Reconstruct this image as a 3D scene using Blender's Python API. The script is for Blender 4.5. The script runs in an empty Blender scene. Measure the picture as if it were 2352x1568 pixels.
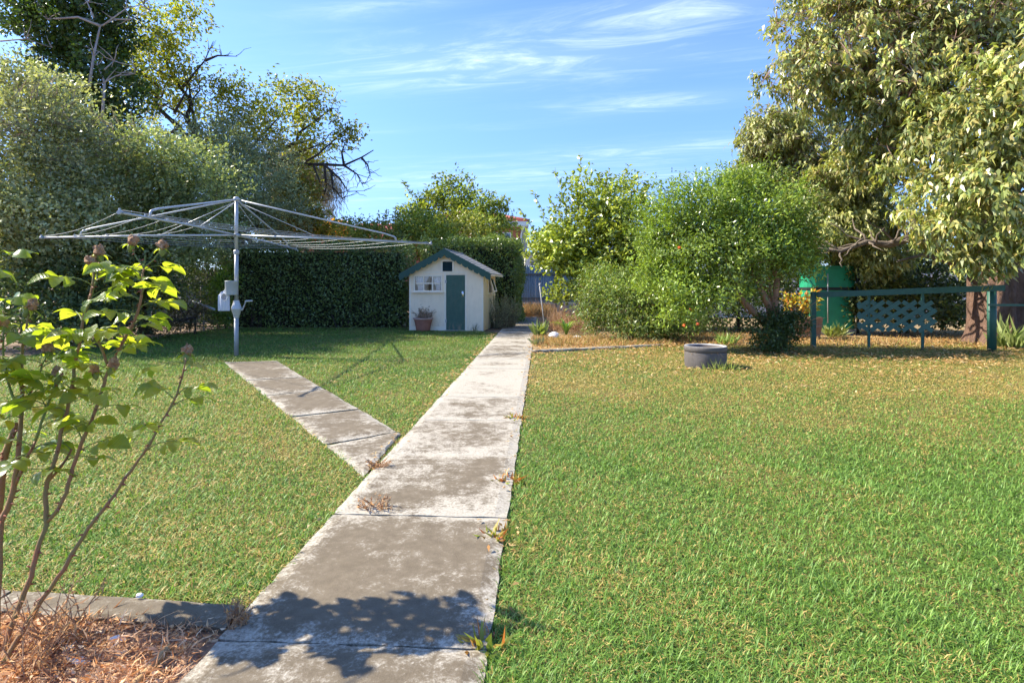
import bpy, math, random
import numpy as np
from mathutils import Vector, Matrix, Euler, noise as mnoise

SC = bpy.context.scene
COL = SC.collection
R = math.radians
# ------------------------------------------------------------------ camera
F, CX, HY, H = 1290.0, 1176.0, 657.0, 1.2      # focal length, principal x, horizon y (2352 px wide picture), eye height
cam_d = bpy.data.cameras.new('camera')
cam_d.sensor_width = 36.0
cam_d.lens = F / 2352.0 * 36.0
cam_d.shift_y = -(784.0 - HY) / 2352.0
cam_d.clip_start = 0.05
cam_d.clip_end = 2000.0
cam = bpy.data.objects.new('camera', cam_d)
COL.objects.link(cam)
cam.location = (0, 0, H)
cam.rotation_euler = (R(90), 0, 0)
SC.camera = cam
# ------------------------------------------------------------------ light
SUN_AZ = math.atan2(-1.13, 0.25)               # clockwise from +Y
SUN_EL = R(41)
to_sun = Vector((math.sin(SUN_AZ) * math.cos(SUN_EL), math.cos(SUN_AZ) * math.cos(SUN_EL), math.sin(SUN_EL)))
sun_d = bpy.data.lights.new('sun', 'SUN')
sun_d.energy = 3.05
sun_d.angle = R(0.6)
sun_d.color = (1.0, 0.92, 0.76)
sun = bpy.data.objects.new('sun', sun_d)
COL.objects.link(sun)
sun.rotation_euler = to_sun.to_track_quat('Z', 'Y').to_euler()
W = bpy.data.worlds.new('World')
SC.world = W
W.use_nodes = True
SC.view_settings.view_transform = 'Standard'
SC.view_settings.look = 'None'
SC.view_settings.exposure = 1.88
SC.view_settings.gamma = 1.0
SC.view_settings.use_curve_mapping = False
SC.render.engine = 'CYCLES'
SC.cycles.use_denoising = True
SC.cycles.max_bounces = 8
SC.cycles.diffuse_bounces = 4
SC.cycles.use_adaptive_sampling = True
SC.cycles.adaptive_threshold = 0.025
SC.cycles.transmission_bounces = 5
SC.cycles.transparent_max_bounces = 6
SKY_STRENGTH = 0.11

class NT:
    def __init__(s, tree):
        s.t = tree
    def n(s, typ, **kw):
        nd = s.t.nodes.new(typ)
        ins = kw.pop('ins', {})
        for k, v in kw.items():
            setattr(nd, k, v)
        for k, v in ins.items():
            if hasattr(v, 'is_linked') or isinstance(v, bpy.types.NodeSocket):
                s.t.links.new(v, nd.inputs[k])
            else:
                nd.inputs[k].default_value = v
        return nd
    def math(s, op, a, b=0.0, clamp=False):
        nd = s.t.nodes.new('ShaderNodeMath'); nd.operation = op; nd.use_clamp = clamp
        for i, v in enumerate((a, b)):
            if isinstance(v, bpy.types.NodeSocket): s.t.links.new(v, nd.inputs[i])
            else: nd.inputs[i].default_value = v
        return nd.outputs[0]
    def mix(s, fac, a, b, blend='MIX'):
        nd = s.t.nodes.new('ShaderNodeMix'); nd.data_type = 'RGBA'; nd.blend_type = blend
        for i, v in ((0, fac), (6, a), (7, b)):
            if isinstance(v, bpy.types.NodeSocket): s.t.links.new(v, nd.inputs[i])
            else: nd.inputs[i].default_value = v if i == 0 else (v[0], v[1], v[2], 1.0)
        return nd.outputs[2]
    def ramp(s, fac, lo, hi):
        nd = s.t.nodes.new('ShaderNodeMapRange'); nd.interpolation_type = 'SMOOTHSTEP'
        s.t.links.new(fac, nd.inputs[0]); nd.inputs[1].default_value = lo; nd.inputs[2].default_value = hi
        return nd.outputs[0]
    def noise(s, vec, scale, detail=4.0, rough=0.55, dist=0.0):
        nd = s.t.nodes.new('ShaderNodeTexNoise')
        if vec is not None: s.t.links.new(vec, nd.inputs['Vector'])
        nd.inputs['Scale'].default_value = scale; nd.inputs['Detail'].default_value = detail
        nd.inputs['Roughness'].default_value = rough; nd.inputs['Distortion'].default_value = dist
        return nd.outputs['Fac']
    def link(s, a, b):
        s.t.links.new(a, b)

# sky: clear blue with thin cirrus
wt = NT(W.node_tree)
W.node_tree.nodes.clear()
sky = wt.n('ShaderNodeTexSky', sky_type='NISHITA', sun_disc=False, sun_elevation=SUN_EL, sun_rotation=SUN_AZ,
           altitude=100.0, air_density=1.0, dust_density=0.6, ozone_density=2.2)
tc = wt.n('ShaderNodeTexCoord')
sep = wt.n('ShaderNodeSeparateXYZ', ins={0: tc.outputs['Generated']})
zz = wt.math('MAXIMUM', sep.outputs[2], 0.06)
uu = wt.math('DIVIDE', sep.outputs[0], zz)
vv = wt.math('DIVIDE', sep.outputs[1], zz)
uv = wt.n('ShaderNodeCombineXYZ', ins={0: wt.math('MULTIPLY', uu, 0.75), 1: wt.math('ADD', wt.math('MULTIPLY', vv, 2.6), wt.math('MULTIPLY', uu, 0.55))})
n1 = wt.noise(uv.outputs[0], 1.9, 11.0, 0.68, 0.9)
n2 = wt.noise(uv.outputs[0], 0.42, 3.0, 0.5, 0.2)
st = wt.ramp(n1, 0.42, 0.86)
def ell(u0, v0, ru, rv, tilt, amp):
    du = wt.math('SUBTRACT', uu, u0)
    dv = wt.math('ADD', wt.math('SUBTRACT', vv, v0), wt.math('MULTIPLY', du, tilt))
    a = wt.math('POWER', wt.math('DIVIDE', du, ru), 2.0)
    b = wt.math('POWER', wt.math('ABSOLUTE', wt.math('DIVIDE', dv, rv)), 2.0)
    e = wt.math('POWER', 2.718, wt.math('MULTIPLY', wt.math('ADD', a, b), -1.0))
    return wt.math('MULTIPLY', e, amp)
m = wt.math('MULTIPLY', wt.ramp(n2, 0.5, 0.75), 0.35)
for e in ((-0.05, 2.5, 0.85, 0.30, 0.16, 0.95), (0.62, 2.03, 0.35, 0.12, 0.2, 1.0), (0.8, 3.05, 0.5, 0.16, 0.25, 0.8),
          (-0.5, 2.0, 0.3, 0.08, 0.2, 0.45), (1.2, 4.1, 0.7, 0.3, 0.25, 0.7), (0.0, 5.2, 2.2, 0.6, 0.1, 0.55)):
    m = wt.math('ADD', m, ell(*e))
cl = wt.math('MULTIPLY', wt.math('MULTIPLY', m, wt.math('ADD', st, 0.12)), 0.72, True)
hzn = wt.math('ADD', wt.math('MULTIPLY', wt.ramp(sep.outputs[2], 0.0, 0.36), 0.30), 0.70)
hzc = wt.n('ShaderNodeCombineXYZ', ins={0: hzn, 1: hzn, 2: wt.math('POWER', hzn, 0.6)})
skyb = wt.mix(1.0, sky.outputs[0], hzc.outputs[0], 'MULTIPLY')
skyc = wt.mix(1.0, skyb, (0.475, 0.60, 0.82), 'MULTIPLY')
cloudc = wt.mix(cl, skyc, (4.1, 4.6, 5.3))
bg = wt.n('ShaderNodeBackground', ins={0: cloudc, 1: SKY_STRENGTH})
wo = wt.n('ShaderNodeOutputWorld', ins={0: bg.outputs[0]})

# ------------------------------------------------------------------ helpers
rng = np.random.default_rng(7)
rnd = random.Random(11)

def at(px, py, Y):
    return Vector(((px - CX) / F * Y, Y, H + (HY - py) / F * Y))
def gp(px, py, z=0.0):
    Y = F * (H - z) / (py - HY)
    return Vector(((px - CX) / F * Y, Y, z))

MATS = {}
def mat(name, col, rough=0.7, var=0.15, scale=20.0, bump=0.0, bscale=60.0, metal=0.0, spec=0.4, col2=None, stretch=(1, 1, 1), coat=0.0):
    m = bpy.data.materials.new(name); m.use_nodes = True
    t = NT(m.node_tree); m.node_tree.nodes.clear()
    tc = t.n('ShaderNodeTexCoord')
    mp = t.n('ShaderNodeMapping', ins={0: tc.outputs['Object'], 3: stretch})
    v = mp.outputs[0]
    a = t.noise(v, scale, 6.0, 0.6)
    b = t.noise(v, scale * 0.13, 3.0, 0.5)
    f = t.ramp(t.math('ADD', t.math('MULTIPLY', a, 0.6), t.math('MULTIPLY', b, 0.4)), 0.3, 0.7)
    c2 = col2 if col2 else tuple(min(1, x * (1 + var)) for x in col)
    c1 = col if col2 else tuple(x * (1 - var) for x in col)
    c = t.mix(f, c1, c2)
    if name in ('cream_paint', 'side_paint', 'door_green'):
        sz = t.n('ShaderNodeSeparateXYZ', ins={0: tc.outputs['Object']})
        gn = t.noise(t.n('ShaderNodeMapping', ins={0: tc.outputs['Object'], 3: (9, 9, 2.5)}).outputs[0], 1.6, 6.0, 0.65)
        low = t.math('SUBTRACT', 1.0, t.ramp(sz.outputs[2], 0.0, 0.30))
        st_ = t.math('ADD', t.math('MULTIPLY', low, 0.75), 0.10)
        c = t.mix(t.math('MULTIPLY', t.ramp(gn, 0.42, 0.75), st_), c, (0.30, 0.23, 0.15))
    p = t.n('ShaderNodeBsdfPrincipled', ins={'Base Color': c, 'Roughness': rough, 'Metallic': metal, 'Specular IOR Level': spec})
    if bump > 0:
        bn = t.noise(v, bscale, 6.0, 0.65)
        bp = t.n('ShaderNodeBump', ins={'Strength': bump, 'Distance': 0.02 if name != 'bark_big' else 0.08, 'Height': bn})
        t.link(bp.outputs[0], p.inputs['Normal'])
    t.n('ShaderNodeOutputMaterial', ins={0: p.outputs[0]})
    MATS[name] = m
    return m

def leafmat(name, trans=0.35, rough=0.42, tint=(1.25, 1.3, 0.55), spec=0.5, gain=1.8):
    m = bpy.data.materials.new(name); m.use_nodes = True
    t = NT(m.node_tree); m.node_tree.nodes.clear()
    at_ = t.n('ShaderNodeAttribute', attribute_name='Col')
    c = t.mix(1.0, at_.outputs['Color'], (gain, gain, gain), 'MULTIPLY')
    p = t.n('ShaderNodeBsdfPrincipled', ins={'Base Color': c, 'Roughness': rough, 'Specular IOR Level': spec})
    ct = t.mix(1.0, c, tint, 'MULTIPLY')
    tr = t.n('ShaderNodeBsdfTranslucent', ins={0: ct})
    mx = t.n('ShaderNodeMixShader', ins={0: trans, 1: p.outputs[0], 2: tr.outputs[0]})
    t.n('ShaderNodeOutputMaterial', ins={0: mx.outputs[0]})
    MATS[name] = m
    return m

def np_mesh(name, V, Fc, col=None, smooth=False):
    """V (n,3) float, Fc (m,k) int, col (n,3)"""
    me = bpy.data.meshes.new(name)
    V = np.asarray(V, np.float32); Fc = np.asarray(Fc, np.int32)
    n, (m, k) = len(V), Fc.shape
    me.vertices.add(n); me.vertices.foreach_set('co', V.ravel())
    me.loops.add(m * k); me.loops.foreach_set('vertex_index', Fc.ravel())
    me.polygons.add(m)
    me.polygons.foreach_set('loop_start', np.arange(0, m * k, k, dtype=np.int32))
    me.polygons.foreach_set('loop_total', np.full(m, k, np.int32))
    if smooth: me.polygons.foreach_set('use_smooth', np.ones(m, bool))
    if col is not None:
        a = me.color_attributes.new('Col', 'FLOAT_COLOR', 'POINT')
        c4 = np.ones((n, 4), np.float32); c4[:, :3] = col
        a.data.foreach_set('color', c4.ravel())
    me.update(calc_edges=True)
    me.validate()
    return me

def link(name, me, m=None, parent=None, loc=None, rot=None, scale=None):
    o = bpy.data.objects.new(name, me)
    COL.objects.link(o)
    if m is not None and me is not None and len(me.materials) == 0:
        me.materials.append(MATS[m] if isinstance(m, str) else m)
    if parent is not None: o.parent = parent
    if loc is not None: o.location = loc
    if rot is not None: o.rotation_euler = rot
    if scale is not None: o.scale = scale if hasattr(scale, '__len__') else (scale,) * 3
    return o

def tag(o, label=None, cat=None, group=None, kind=None):
    if label: o['label'] = label
    if cat: o['category'] = cat
    if group: o['group'] = group
    if kind: o['kind'] = kind
    return o

def thing(name, label, cat, loc=(0, 0, 0), rz=0.0, group=None):
    o = bpy.data.objects.new(name, None)
    o.empty_display_size = 0.2
    COL.objects.link(o)
    o.location = loc; o.rotation_euler = (0, 0, rz)
    return tag(o, label, cat, group)

class MB:
    """collects simple shapes into one mesh"""
    def __init__(s):
        s.v = []; s.f = []
    def add(s, V, Fc):
        o = len(s.v)
        s.v += [tuple(p) for p in V]
        s.f += [tuple(i + o for i in q) for q in Fc]
        return s
    def box(s, a, b, bev=0.0, M=None):
        x0, y0, z0 = a; x1, y1, z1 = b
        if bev <= 0:
            V = [(x0, y0, z0), (x1, y0, z0), (x1, y1, z0), (x0, y1, z0), (x0, y0, z1), (x1, y0, z1), (x1, y1, z1), (x0, y1, z1)]
            Q = [(0, 3, 2, 1), (4, 5, 6, 7), (0, 1, 5, 4), (1, 2, 6, 5), (2, 3, 7, 6), (3, 0, 4, 7)]
        else:
            c = bev
            V = []
            for z, i in ((z0, c), (z0 + c, 0), (z1 - c, 0), (z1, c)):
                # octagonal ring with cut corners
                V += [(x0 + i + c, y0 + i, z), (x1 - i - c, y0 + i, z), (x1 - i, y0 + i + c, z), (x1 - i, y1 - i - c, z),
                      (x1 - i - c, y1 - i, z), (x0 + i + c, y1 - i, z), (x0 + i, y1 - i - c, z), (x0 + i, y0 + i + c, z)]
            Q = [tuple(reversed(range(8))), tuple(range(24, 32))]
            for r in range(3):
                for k in range(8):
                    Q.append((r * 8 + k, r * 8 + (k + 1) % 8, r * 8 + 8 + (k + 1) % 8, r * 8 + 8 + k))
        if M is not None: V = [M @ Vector(p) for p in V]
        return s.add(V, Q)
    def tube(s, pts, rad, sides=8, caps=True, ref=None):
        pts = [Vector(p) for p in pts]
        n = len(pts)
        if not hasattr(rad, '__len__'): rad = [rad] * n
        V, Q = [], []
        up = None
        for i, p in enumerate(pts):
            d = (pts[min(i + 1, n - 1)] - pts[max(i - 1, 0)])
            d = d.normalized() if d.length > 1e-9 else Vector((0, 0, 1))
            if up is None:
                up = Vector((0, 0, 1)) if abs(d.z) < 0.9 else Vector((1, 0, 0))
            a = d.cross(up); a = a.normalized() if a.length > 1e-6 else d.orthogonal().normalized()
            b = a.cross(d); up = b
            for k in range(sides):
                t = 2 * math.pi * k / sides
                V.append(p + (a * math.cos(t) + b * math.sin(t)) * rad[i])
        for i in range(n - 1):
            for k in range(sides):
                k2 = (k + 1) % sides
                Q.append((i * sides + k, i * sides + k2, (i + 1) * sides + k2, (i + 1) * sides + k))
        if caps:
            Q.append(tuple(reversed(range(sides)))); Q.append(tuple(range((n - 1) * sides, n * sides)))
        return s.add(V, Q)
    def lathe(s, prof, sides=24, c=(0, 0, 0), cap0=False, cap1=False):
        V, Q = [], []
        for r, z in prof:
            for k in range(sides):
                t = 2 * math.pi * k / sides
                V.append((c[0] + r * math.cos(t), c[1] + r * math.sin(t), c[2] + z))
        for i in range(len(prof) - 1):
            for k in range(sides):
                k2 = (k + 1) % sides
                Q.append((i * sides + k, i * sides + k2, (i + 1) * sides + k2, (i + 1) * sides + k))
        if cap0: Q.append(tuple(reversed(range(sides))))
        if cap1: Q.append(tuple(range((len(prof) - 1) * sides, len(prof) * sides)))
        return s.add(V, Q)
    def prism(s, poly, y0, y1, M=None):
        """poly in XZ, extruded along y"""
        n = len(poly)
        V = [(x, y0, z) for x, z in poly] + [(x, y1, z) for x, z in poly]
        Q = [tuple(range(n)), tuple(reversed(range(n, 2 * n)))]
        for k in range(n):
            k2 = (k + 1) % n
            Q.append((k, n + k, n + k2, k2))
        if M is not None: V = [M @ Vector(p) for p in V]
        return s.add(V, Q)
    def mesh(s, name, smooth=False):
        me = bpy.data.meshes.new(name)
        me.from_pydata(s.v, [], s.f)
        if smooth: me.polygons.foreach_set('use_smooth', [len(p.vertices) <= 4 for p in me.polygons])
        me.update()
        return me
    def build(s, name, m, parent=None, smooth=False, **kw):
        return link(name, s.mesh(name, smooth), m, parent, **kw)

def unit(a):
    return a / np.maximum(np.linalg.norm(a, axis=-1, keepdims=True), 1e-9)

def leaves_np(P, D, N, L, Wd, C, fold=0.22, droop=0.15, belly=0.42):
    """diamond leaves: P base, D direction, N normal -> V, F, col"""
    n = len(P)
    D = unit(D); S = unit(np.cross(D, N)); N = np.cross(S, D)
    L = L[:, None]; Wd = Wd[:, None]
    V = np.empty((n, 4, 3))
    V[:, 0] = P
    V[:, 1] = P + D * L * belly + S * Wd * 0.5 + N * Wd * fold
    V[:, 2] = P + D * L - N * L * droop
    V[:, 3] = P + D * L * belly - S * Wd * 0.5 + N * Wd * fold
    Fc = np.arange(4 * n).reshape(n, 4)
    return V.reshape(-1, 3), Fc, np.repeat(C, 4, axis=0)

def palette(n, cols, r):
    """random mix of given colours"""
    cols = np.asarray(cols, float)
    i = r.integers(0, len(cols), n); j = r.integers(0, len(cols), n); t = r.random((n, 1))
    c = cols[i] * (1 - t) + cols[j] * t
    return c * (0.8 + 0.4 * r.random((n, 1))) * np.array([1.12, 1.02, 0.85])

def crown(blobs, ncl, per, cr, L, Wd, cols, seed, droop=0.0, shell=0.72, up=0.5, twist=0.8, uneven=0.22, cut=None, elong=1.0, fold=0.22):
    """leaf clumps through ellipsoids; blobs (cx,cy,cz,rx,ry,rz)"""
    r = np.random.default_rng(seed)
    B = np.asarray(blobs, float)
    vol = (B[:, 3] * B[:, 4] * B[:, 5]) ** (2 / 3)
    bi = r.choice(len(B), ncl, p=vol / vol.sum())
    b = B[bi]
    d = unit(r.normal(size=(ncl, 3)))
    rad = np.where(r.random(ncl) < shell, 0.78 + 0.26 * r.random(ncl), 0.8 * r.random(ncl) ** 0.5)
    ph = r.random(3) * 6
    rad = rad * (1 + uneven * (np.sin(d[:, 0] * 4.3 + ph[0] + bi) * np.sin(d[:, 1] * 3.7 + ph[1]) + 0.7 * np.sin(d[:, 2] * 5.1 + ph[2] + bi * 2)))
    c = b[:, :3] + d * b[:, 3:6] * rad[:, None]
    keep = c[:, 2] > 0.12
    if cut is not None: keep &= cut(c)
    c, d = c[keep], d[keep]
    m = len(c)
    # per clump: its twig direction, own tone
    tw = unit(d + np.array([0, 0, 0.35 * up]) + 0.6 * r.normal(size=(m, 3)))
    tone = (0.66 + 0.68 * r.random((m, 1))) * (1 + 0.16 * np.sin(c[:, :1] * 1.9 + c[:, 2:3] * 2.3))
    global LASTC
    LASTC = (c, tw)
    n = m * per
    s = (r.random((m, per, 1)) - 0.4) * cr * 1.9 * elong
    off = tw[:, None, :] * s + r.normal(size=(m, per, 3)) * cr * 0.42
    P = (c[:, None, :] + off).reshape(n, 3)
    dd = np.repeat(d, per, 0); tt = np.repeat(tw, per, 0)
    D = tt * 0.6 + twist * r.normal(size=(n, 3)) + dd * 0.3 + np.array([0, 0, -droop])
    Nn = dd * 0.6 + np.array([0, 0, up]) + 0.55 * r.normal(size=(n, 3))
    Ls = L * (0.65 + 0.7 * r.random(n)); Ws = Wd * (0.7 + 0.6 * r.random(n))
    C = palette(n, cols, r) * np.repeat(tone, per, 0)
    ok = P[:, 2] > 0.02
    return leaves_np(P[ok], D[ok], Nn[ok], Ls[ok], Ws[ok], C[ok], fold, 0.12 + 0.15 * droop)

def twig_data(frac, L, Wd, col, seed, down=0.0):
    r = np.random.default_rng(seed)
    c, tw = LASTC
    k = r.random(len(c)) < frac
    c, tw = c[k], tw[k]; n = len(c)
    out = []
    for a in range(3):
        D = tw + 0.35 * r.normal(size=(n, 3)) + np.array([0, 0, -down])
        out.append(leaves_np(c - unit(D) * L * 0.6, D, r.normal(size=(n, 3)), L * (0.6 + 0.8 * r.random(n)), np.full(n, Wd), np.array([col]) * (0.7 + 0.6 * r.random((n, 1))), 0.1, 0.1, 0.3))
    return join_np(*out)

def shoot_leaves(paths, per_m, L, Wd, cols, seed, spread=0.8):
    """leaves along twigs (list of point lists)"""
    r = np.random.default_rng(seed)
    Ps, Ds, Ns = [], [], []
    for pts in paths:
        pts = np.array([tuple(p) for p in pts], float)
        seg = np.diff(pts, axis=0); ln = np.linalg.norm(seg, axis=1)
        for a, s, l in zip(pts[:-1], seg, ln):
            k = max(1, int(per_m * l + r.random()))
            t = r.random((k, 1))
            Ps.append(a + s * t)
            Ds.append(s / max(l, 1e-6) * 0.5 + spread * r.normal(size=(k, 3)))
            Ns.append(r.normal(size=(k, 3)) * 0.6 + np.array([0, 0, 0.8]))
    P = np.concatenate(Ps); D = np.concatenate(Ds); N = np.concatenate(Ns); n = len(P)
    return leaves_np(P, D, N, L * (0.65 + 0.7 * r.random(n)), Wd * (0.7 + 0.6 * r.random(n)), palette(n, cols, r))

def join_np(*parts):
    V, Fs, C, o = [], [], [], 0
    for v, f, c in parts:
        V.append(v); Fs.append(f + o); C.append(c); o += len(v)
    return np.concatenate(V), np.concatenate(Fs), np.concatenate(C)

def leafpart(name, data, m, parent=None, kind='stuff'):
    V, Fc, C = data
    o = link(name, np_mesh(name, V, Fc, C), m, parent)
    if kind: o['kind'] = kind
    return o

def curve_pts(a, b, n=6, wob=0.1, sag=0.0, r=rnd):
    a, b = Vector(a), Vector(b)
    L = (b - a).length
    o = [Vector((r.uniform(-1, 1), r.uniform(-1, 1), r.uniform(-0.5, 0.5))) * wob * L for _ in range(n + 1)]
    out = []
    for i in range(n + 1):
        t = i / n
        k = math.sin(math.pi * t)
        out.append(a.lerp(b, t) + o[i] * k * 0.5 + Vector((0, 0, -sag * L * k)))
    return out

def branches(mb, base, tips, r0, twigs=6, seed=1, fork=0.45, tw_len=0.8):
    """limbs from a base point to tips with side twigs"""
    q = random.Random(seed)
    for tip in tips:
        pts = curve_pts(base, tip, 7, 0.16, 0.0, q)
        rr = [r0 * (1 - 0.88 * i / 7) for i in range(8)]
        mb.tube(pts, rr, 7)
        for _ in range(twigs):
            k = q.randint(3, 7)
            d = Vector((q.uniform(-1, 1), q.uniform(-1, 1), q.uniform(-0.3, 1))).normalized() * tw_len * q.uniform(0.5, 1.2)
            p2 = curve_pts(pts[k], pts[k] + d, 4, 0.2, 0.0, q)
            mb.tube(p2, [rr[k] * 0.55 * (1 - 0.8 * i / 4) + 0.003 for i in range(5)], 5)

# ------------------------------------------------------------------ materials
mat('dirt', (0.16, 0.105, 0.065), 0.95, scale=9, bump=0.6, bscale=30, col2=(0.30, 0.21, 0.13))
mat('bed_soil', (0.26, 0.14, 0.085), 0.95, scale=40, bump=0.9, bscale=90, col2=(0.46, 0.29, 0.19))
mat('litter_soil', (0.17, 0.115, 0.06), 0.95, scale=14, bump=0.6, bscale=40, col2=(0.36, 0.26, 0.13))
mat('galv', (0.38, 0.395, 0.41), 0.42, 0.12, 30, metal=0.35, spec=0.5)
mat('galv_pale', (0.46, 0.475, 0.49), 0.36, 0.10, 30, metal=0.25, spec=0.5)
mat('pole_grey', (0.34, 0.36, 0.38), 0.5, 0.12, 25, metal=0.25)
mat('wire', (0.36, 0.38, 0.40), 0.4, 0.1, 30, metal=0.2)
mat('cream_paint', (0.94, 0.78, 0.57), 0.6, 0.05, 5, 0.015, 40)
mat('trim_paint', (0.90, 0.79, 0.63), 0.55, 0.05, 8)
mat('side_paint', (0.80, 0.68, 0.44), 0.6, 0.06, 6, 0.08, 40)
mat('door_green', (0.048, 0.112, 0.085), 0.5, 0.10, 7, 0.05, 30)
mat('barge_green', (0.024, 0.080, 0.060), 0.5, 0.12, 9)
mat('vent_dark', (0.018, 0.045, 0.05), 0.5, 0.1, 20)
mat('shingle', (0.27, 0.265, 0.26), 0.9, 0.25, 30, 0.4, 80)
mat('curtain', (0.74, 0.72, 0.74), 0.85, 0.05, 30)
mat('chrome', (0.75, 0.76, 0.78), 0.2, 0.05, 30, metal=0.9)
mat('terracotta', (0.36, 0.155, 0.11), 0.8, 0.16, 12, 0.1, 60)
mat('potrim', (0.50, 0.33, 0.27), 0.8, 0.1, 12)
mat('ring_grey', (0.115, 0.10, 0.093), 0.75, 0.2, 20, 0.25, 90)
mat('ring_rim', (0.42, 0.41, 0.39), 0.7, 0.3, 10)
mat('rail_green', (0.032, 0.105, 0.075), 0.5, 0.18, 10, 0.1, 40)
mat('lattice_green', (0.060, 0.135, 0.10), 0.55, 0.15, 12)
mat('tank_green', (0.02, 0.29, 0.15), 0.45, 0.15, 5)
mat('black_band', (0.02, 0.025, 0.025), 0.5, 0.1, 20)
mat('barrel_wood', (0.33, 0.19, 0.115), 0.8, 0.2, 10, 0.3, 40, stretch=(3, 3, 0.4))
mat('hoop', (0.30, 0.24, 0.20), 0.7, 0.2, 20, metal=0.3)
mat('fence_blue', (0.23, 0.30, 0.35), 0.55, 0.15, 8)
mat('fence_dark', (0.15, 0.16, 0.155), 0.65, 0.2, 6)
mat('fence_white', (0.62, 0.60, 0.57), 0.7, 0.15, 6)
mat('brick', (0.42, 0.17, 0.11), 0.85, 0.15, 20, 0.2, 60)
mat('tile_red', (0.40, 0.085, 0.055), 0.75, 0.25, 12, col2=(0.30, 0.12, 0.10))
mat('eave_white', (0.74, 0.75, 0.77), 0.6, 0.05, 8)
mat('wall_grey', (0.40, 0.37, 0.36), 0.7, 0.1, 8)
mat('gutter_green', (0.22, 0.33, 0.16), 0.6, 0.1, 8)
mat('bark_grey', (0.16, 0.125, 0.095), 0.9, 0.3, 14, 0.8, 30, stretch=(1, 1, 0.3))
mat('bark_dark', (0.055, 0.042, 0.035), 0.9, 0.3, 14, 0.7, 30, stretch=(1, 1, 0.3))
mat('bark_big', (0.21, 0.125, 0.09), 0.95, 0.25, 9, 1.0, 14, col2=(0.10, 0.06, 0.045), stretch=(1, 1, 0.45))
mat('bark_tan', (0.34, 0.19, 0.11), 0.85, 0.2, 12, 0.5, 30, stretch=(1, 1, 0.3))
mat('dead_wood', (0.36, 0.32, 0.30), 0.9, 0.2, 14, 0.5, 40)
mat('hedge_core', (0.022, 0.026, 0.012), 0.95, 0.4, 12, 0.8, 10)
mat('cane', (0.30, 0.12, 0.055), 0.6, 0.3, 18, 0.3, 60, col2=(0.20, 0.18, 0.05))
mat('cane_green', (0.17, 0.21, 0.05), 0.55, 0.25, 18, 0.2, 60)
mat('thorn', (0.25, 0.07, 0.035), 0.6, 0.2, 18)
mat('bloom', (0.34, 0.16, 0.08), 0.9, 0.35, 120, 0.8, 160, col2=(0.66, 0.44, 0.26))
mat('hose', (0.40, 0.24, 0.10), 0.5, 0.1, 20)
mat('white_stone', (0.82, 0.80, 0.78), 0.8, 0.06, 10, 0.2, 30)
mat('stake', (0.42, 0.40, 0.38), 0.6, 0.2, 12)
mat('bucket_grey', (0.36, 0.39, 0.41), 0.55, 0.10, 10, metal=0.1)
mat('rope', (0.80, 0.80, 0.80), 0.8, 0.05, 20)
mat('flower_orange', (0.75, 0.13, 0.03), 0.6, 0.1, 20)
leafmat('leaf', 0.33)
leafmat('leaf_gloss', 0.26, 0.3, spec=0.6)
leafmat('leaf_thin', 0.45, 0.5)
leafmat('leaf_dull', 0.22, 0.62, (1.1, 1.15, 0.7))
leafmat('grass', 0.32, 0.5, (1.15, 1.2, 0.6), spec=0.35, gain=1.6)
leafmat('dry', 0.25, 0.8, (1.1, 1.0, 0.8), spec=0.15, gain=1.2)

def rose_leaf_mat():
    m = bpy.data.materials.new('rose_leaf'); m.use_nodes = True
    t = NT(m.node_tree); m.node_tree.nodes.clear()
    oi = t.n('ShaderNodeObjectInfo')
    tc = t.n('ShaderNodeTexCoord')
    wv = t.n('ShaderNodeTexWave', wave_type='BANDS', bands_direction='Y', ins={'Vector': tc.outputs['Object'], 'Scale': 2.6, 'Distortion': 1.2, 'Detail': 1.0})
    c0 = t.mix(oi.outputs['Random'], (0.085, 0.15, 0.04), (0.19, 0.27, 0.04))
    c = t.mix(t.math('MULTIPLY', wv.outputs['Fac'], 0.25), c0, (0.16, 0.24, 0.06))
    p = t.n('ShaderNodeBsdfPrincipled', ins={'Base Color': c, 'Roughness': 0.3, 'Specular IOR Level': 0.6})
    ct = t.mix(oi.outputs['Random'], (0.42, 0.56, 0.02), (0.70, 0.72, 0.04))
    tr = t.n('ShaderNodeBsdfTranslucent', ins={0: ct})
    bp = t.n('ShaderNodeBump', ins={'Strength': 0.35, 'Distance': 0.02, 'Height': wv.outputs['Fac']})
    t.link(bp.outputs[0], p.inputs['Normal'])
    mx = t.n('ShaderNodeMixShader', ins={0: 0.55, 1: p.outputs[0], 2: tr.outputs[0]})
    t.n('ShaderNodeOutputMaterial', ins={0: mx.outputs[0]})
    MATS['rose_leaf'] = m
rose_leaf_mat()

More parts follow.
